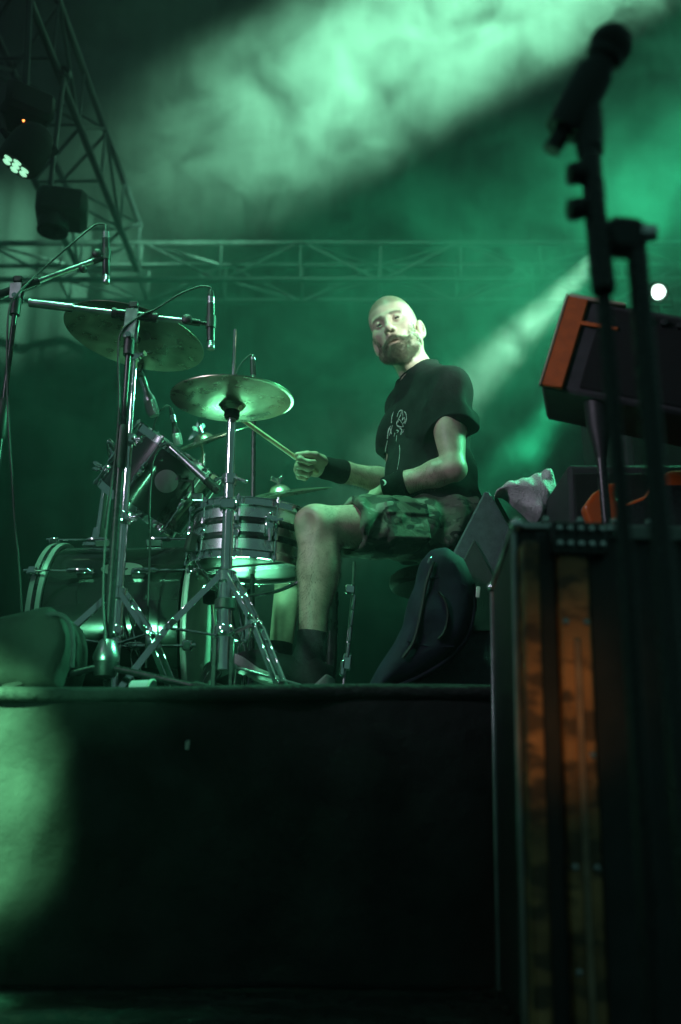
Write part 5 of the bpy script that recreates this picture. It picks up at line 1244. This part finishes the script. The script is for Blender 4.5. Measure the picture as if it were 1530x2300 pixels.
MB().box(fc + ax_ * .03 - ay_ * .001, (aw - .11, .010, ah - .03), ux, .003).build('grille', 'grillecloth', oa)
MB().box(fc - ax_ * (aw / 2 - .09) + az_ * (ah * .22) - ay_ * .007, (.085, .008, .010), ux, .002).build('trim', 'orange', oa)
for k in range(6): MB().lathe([(.001, 0), (.009, 0), (.008, .012), (.001, .013)], fc + ax_ * (-.04 + .035 * k) + az_ * (ah * .36) - ay_ * .006, -ay_, 12).build('knob', 'black', oa)
pb = at(1340, 905, 2.06)
MB().lathe([(.001, 0), (.004, 0), (.026, .11), (.030, .2), (.034, .26), (.001, .26)], (pb.x, 2.06, pb.z - .17), (0, 0, 1), 16).build('pole_socket', 'black', oa)
MB().tube([(pb.x, 2.06, .002), (pb.x, 2.06, pb.z - .1)], .011, 12).build('pole', 'blackpaint', oa)
MB().lathe([(.001, 0), (.16, 0), (.16, .012), (.03, .03), (.001, .03)], (pb.x, 2.06, .001), (0, 0, 1), 28).build('foot_plate', 'blackpaint', oa)
# black cabinet behind
kb = thing('black_cabinet', (.95, 2.55, RZ), 'black speaker cabinet half hidden behind the orange amplifier pole', 'speaker')
zt = at(1300, 1042, 2.42).z; x0 = at(1262, 1100, 2.42).x
bevelled(prism([(x0, RZ + .006), (1.5, RZ + .006), (1.5, zt), (x0 + .02, zt)], 2.42, 2.85).build('box', 'cabblack', kb), .012)
MB().box(((x0 + 1.5) / 2, 2.412, (RZ + zt) / 2), (1.5 - x0 - .06, .01, zt - RZ - .06), bev=.003).build('grille', 'grillecloth', kb)
tk = thing('speaker_tower', (1.2, 2.7, RZ), 'tall black speaker filling the dark right edge behind the orange amplifier', 'speaker')
x0, zt = at(1400, 1000, 2.9).x, at(1400, 775, 2.9).z
bevelled(prism([(x0, RZ + .006), (1.54, RZ + .006), (1.54, zt), (x0, zt)], 2.9, 3.4).build('box', 'cabblack', tk), .012)
MB().box(((x0 + 1.54) / 2, 2.892, (RZ + zt) / 2), (1.54 - x0 - .05, .01, zt - RZ - .06), bev=.003).build('grille', 'grillecloth', tk)
# orange guitar behind the rack
gpoly = pxz([(1306, 1143), (1328, 1112), (1362, 1092), (1400, 1081), (1384, 1104), (1378, 1124), (1400, 1136), (1444, 1118), (1470, 1078), (1500, 1062), (1560, 1058), (1620, 1090), (1640, 1180), (1600, 1290), (1480, 1330), (1370, 1290), (1330, 1210)], 2.26)
og = thing('orange_guitar', at(1450, 1300, 2.26), 'orange electric guitar body with pointed horn lying behind the rack case', 'guitar')
b0, b1 = bounds(gpoly, 2.26, .03, .02)
sdf_obj('body', [('u', p_poly(gpoly, 2.26, .022, .010), .001)], b0, b1, .005, mat('orange_lacquer', (.55, .09, .012), .25, coat=.4), og)
gpk = pxz([(1396, 1142), (1444, 1124), (1474, 1090), (1560, 1090), (1600, 1180), (1560, 1270), (1440, 1290), (1360, 1220)], 2.235)
bevelled(prism(gpk, 2.232, 2.2365).build('pickguard', 'blackpaint', og), .001)
gst = thing('guitar_stand', (at(1450, 1300, 2.3).x, 2.33, RZ), 'low black stand hidden behind the rack holding the orange guitar', 'stand')
sx_, sz_ = at(1480, 1300, 2.3).x, min(z for _, z in gpoly)
MB().tube([(sx_, 2.32, RZ + .008), (sx_, 2.32, sz_ + .1)], .01, 10).build('post', 'blackpaint', gst)
for d in (-1, 1): MB().tube(spline([(sx_, 2.32, sz_ - .02), (sx_ + d * .07, 2.29, sz_ - .025), (sx_ + d * .075, 2.23, sz_ - .012)], 4), .007, 8).build('cradle_arm', 'rubber', gst)
MB().lathe([(.001, 0), (.09, 0), (.09, .01), (.001, .014)], (sx_, 2.34, RZ + .006), (0, 0, 1), 20).build('base', 'blackpaint', gst)

# ---- vocal microphone and stand, out of focus in front
YV = 1.12
vm = thing('vocal_microphone', at(1372, 100, YV), 'black ball-headed vocal microphone in silhouette at upper right', 'microphone')
h0, t0 = at(1372, 102, YV), at(1244, 330, YV + .03); vax = (t0 - h0).normalized(); VL = (t0 - h0).length
ballm = MB().ball((0, 0, 0), .0295, 24, 16, (1, 1, 1.02)); local_obj(ballm, 'grille', 'darkgrille', vm, h0, frame_of(vax))
MB().lathe([(.001, .014), (.0258, .014), (.0262, .017), (.0262, .022), (.0235, .027), (.001, .027)], h0, vax, 24).build('collar', 'micbody', vm)
MB().lathe([(.001, .02), (.0205, .026), (.0200, .06), (.0175, .125), (.0145, VL - .025), (.001, VL - .025)], h0, vax, 24).build('handle', 'micbody', vm)
MB().lathe([(.001, VL - .03), (.0125, VL - .03), (.0128, VL + .006), (.001, VL + .006)], h0, vax, 16).build('plug', 'black', vm)
vst = thing('microphone_stand', (at(1440, 600, YV).x, YV, 0), 'black vocal microphone stand out of focus at the right edge with stubby boom', 'microphone stand')
ctop = h0 + vax * VL * .58
MB().lathe([(.0215, -.05), (.0265, -.05), (.0275, 0), (.0255, .045), (.0205, .045)], ctop, vax, 18, True).build('clip', 'black', vst)
btop, bmid, bend = at(1322, 300, YV + .02), at(1338, 480, YV), at(1356, 655, YV)
MB().tube([ctop + Vector((.012, 0, -.012)), btop + Vector((0, 0, .0)), at(1326, 345, YV + .01)], [.020, .021, .018], 12).build('swivel', 'black', vst)
MB().tube([at(1322, 318, YV + .01), bmid, bend], [.0145, .0150, .0160], 14).build('boom', 'blackpaint', vst)
for py in (390, 470):
    a = at(1330, py, YV); b = at(1292, py, YV); MB().tube([a, b], .006, 8).build('knob_shaft', 'black', vst)
    MB().lathe([(.001, -.008), (.0145, -.009), (.0155, 0), (.0145, .009), (.001, .008)], b, (1, 0, .1), 14).build('knob', 'black', vst)
cc = at(1405, 535, YV)
MB().box(cc, (.055, .03, .06), Matrix.Rotation(R(8), 3, 'Y'), .012).build('clutch', 'black', vst)
MB().tube([at(1352, 520, YV), cc], .012, 10).build('clutch_neck', 'black', vst)
MB().lathe([(.001, -.008), (.011, -.008), (.011, .012), (.001, .012)], at(1452, 525, YV - .01), (1, 0, 0), 12).build('clutch_bolt', 'chrome', vst)
fb_ = at(1500, 2300, YV); fb_ = Vector((at(1440, 600, YV).x + .0, YV, 0))
MB().tube([at(1430, 560, YV), Vector((fb_.x - .02, YV, .02))], .0135, 12).build('pole', 'blackpaint', vst)
MB().lathe([(.001, 0), (.12, 0), (.125, .01), (.03, .03), (.001, .03)], (fb_.x - .02, YV, .001), (0, 0, 1), 28).build('round_base', 'blackpaint', vst)
# second thin pole
v2 = thing('stand_pole', (at(1400, 1250, 1.16).x, 1.16, 0), 'thin black stand pole hanging from the vocal stand boom in front of the amplifier', 'pole')
MB().tube([at(1354, 640, 1.13), at(1376, 900, 1.14), at(1410, 1300, 1.16), at(1452, 2000, 1.18), Vector((at(1452, 2000, 1.18).x - .01, 1.18, .012))], .0098, 10).build('tube', 'blackpaint', v2)
MB().lathe([(.001, 0), (.014, 0), (.012, .03), (.001, .03)], (at(1452, 2000, 1.18).x - .01, 1.18, .001), (0, 0, 1), 12).build('foot_cap', 'rubber', v2)

# ---- lamps in view
M['lens'] = mat('lit_lens', (.8, 1, .9), .3, emit=(.42, 1, .62), estr=1.0)
M['lampblack'] = mat('lamp_housing', (.007, .0075, .0075), .7, noise=.2, nscale=30)
mh = thing('moving_head_lamp', at(45, 180, 3.35), 'black moving head lamp with a cluster of lit green lenses hanging at left', 'stage lamp')
lc = at(37, 371, 3.3); ln = -disc_normal(lc, .36, 40); LF = frame_of(ln)
hb_ = MB().lathe([(.001, .004), (.072, .004), (.082, -.01), (.086, -.05), (.08, -.12), (.06, -.17), (.03, -.19), (.001, -.19)], lc, ln, 28); hb_.build('head', 'lampblack', mh)
for k, (u, v) in enumerate([(0, 0)] + [(math.cos(R(a)), math.sin(R(a))) for a in range(0, 360, 60)] + [(1.55, .9)][:0]):
    p = lc + (LF.col[0] * u + LF.col[1] * v) * .042 + ln * .006
    MB().lathe([(.001, .006), (.010, .005), (.0165, .0), (.0165, -.004)], p, ln, 18).build('lens', 'lens', mh)
hc = lc - ln * .09; bt = at(52, 262, 3.4)
for sg in (-1, 1):
    sv = Vector((.80, .6, 0)) * sg; MB().tube([hc + sv * .075, hc + sv * .105 + Vector((0, 0, .03)), bt + sv * .09 - Vector((0, 0, .03)), bt + sv * .07], .014, 8).build('yoke_arm', 'lampblack', mh)
MB().box(bt + Vector((0, 0, .03)), (.2, .2, .13), Matrix.Rotation(R(37), 3, 'Z'), .02).build('base', 'lampblack', mh)
MB().ball(at(53, 271, 3.27), .0045, 8, 6).build('indicator', mat('orange_led', (1, .3, .1), .4, emit=(1, .25, .05), estr=6), mh)
MB().tube([bt + Vector((0, 0, .09)), Vector((bt.x - .05, bt.y, 4.02))], .016, 8).build('hanger', 'trussmetal', mh)
MB().lathe([(.024, -.02), (.036, -.02), (.036, .02), (.024, .02)], (bt.x - .05, bt.y, 4.02), (0, 1, 0), 16, True).build('clamp', 'trussmetal', mh)
d2 = thing('hanging_lamp', at(140, 395, 4.2), 'unlit boxy dark lamp hanging from the left truss below the lit one', 'stage lamp')
c_ = at(140, 470, 4.2)
MB().box(c_, (.24, .2, .16), Matrix.Rotation(R(12), 3, 'Z'), .03).build('housing', 'lampblack', d2)
MB().lathe([(.06, 0), (.075, 0), (.07, .07), (.055, .07)], c_ + Vector((-.03, -.02, -.14)), (0, 0, 1), 20, True).build('lens_hood', 'lampblack', d2)
tz = 4.02
MB().tube(spline([c_ + Vector((-.05, 0, .1)), c_ + Vector((-.07, 0, .17)), Vector((c_.x - .06, c_.y, tz - .05)), Vector((c_.x - .06, c_.y, tz))], 4), .014, 8).build('hook', 'trussmetal', d2)
MB().lathe([(.024, -.02), (.036, -.02), (.036, .02), (.024, .02)], (c_.x - .06, c_.y, tz), (0, 1, 0), 16, True).build('clamp', 'trussmetal', d2)
def par(px, py, Y, tgt, label, lit, pole=True):
    c = at(px, py, Y); n = (Vector(tgt) - c).normalized(); t = thing('par_lamp', c, label, 'stage lamp', 'rear stage lamps')
    MB().lathe([(.052, .012), (.058, .012), (.062, -.02), (.062, -.12), (.045, -.16), (.001, -.165), (.001, -.15), (.05, -.02)], c, n, 24, True).build('can', 'lampblack', t)
    MB().lathe([(.001, .004), (.024, .003), (.040, -.002)], c, n, 24).build('lens', lit, t)
    q = c - n * .07; MB().tube([q + Vector((.07, 0, 0)), q + Vector((.075, 0, -.09)), q + Vector((-.075, 0, -.09)), q + Vector((-.07, 0, 0))], .007, 8).build('bracket', 'lampblack', t)
    MB().tube([q + Vector((0, 0, -.09)), Vector((q.x, q.y, .01))], .016, 10).build('pole', 'lampblack', t)
    MB().lathe([(.001, 0), (.22, 0), (.22, .012), (.04, .03), (.001, .03)], (q.x, q.y, .001), (0, 0, 1), 24).build('base_plate', 'lampblack', t)
    return c
M['lenswhite'] = mat('lit_white_lens', (.9, 1, .95), .3, emit=(.72, 1, .86), estr=5)
par(1478, 656, 4.8, (.6, 1.5, 1.2), 'round lit white lamp just above the black cabinet line at right', 'lenswhite')
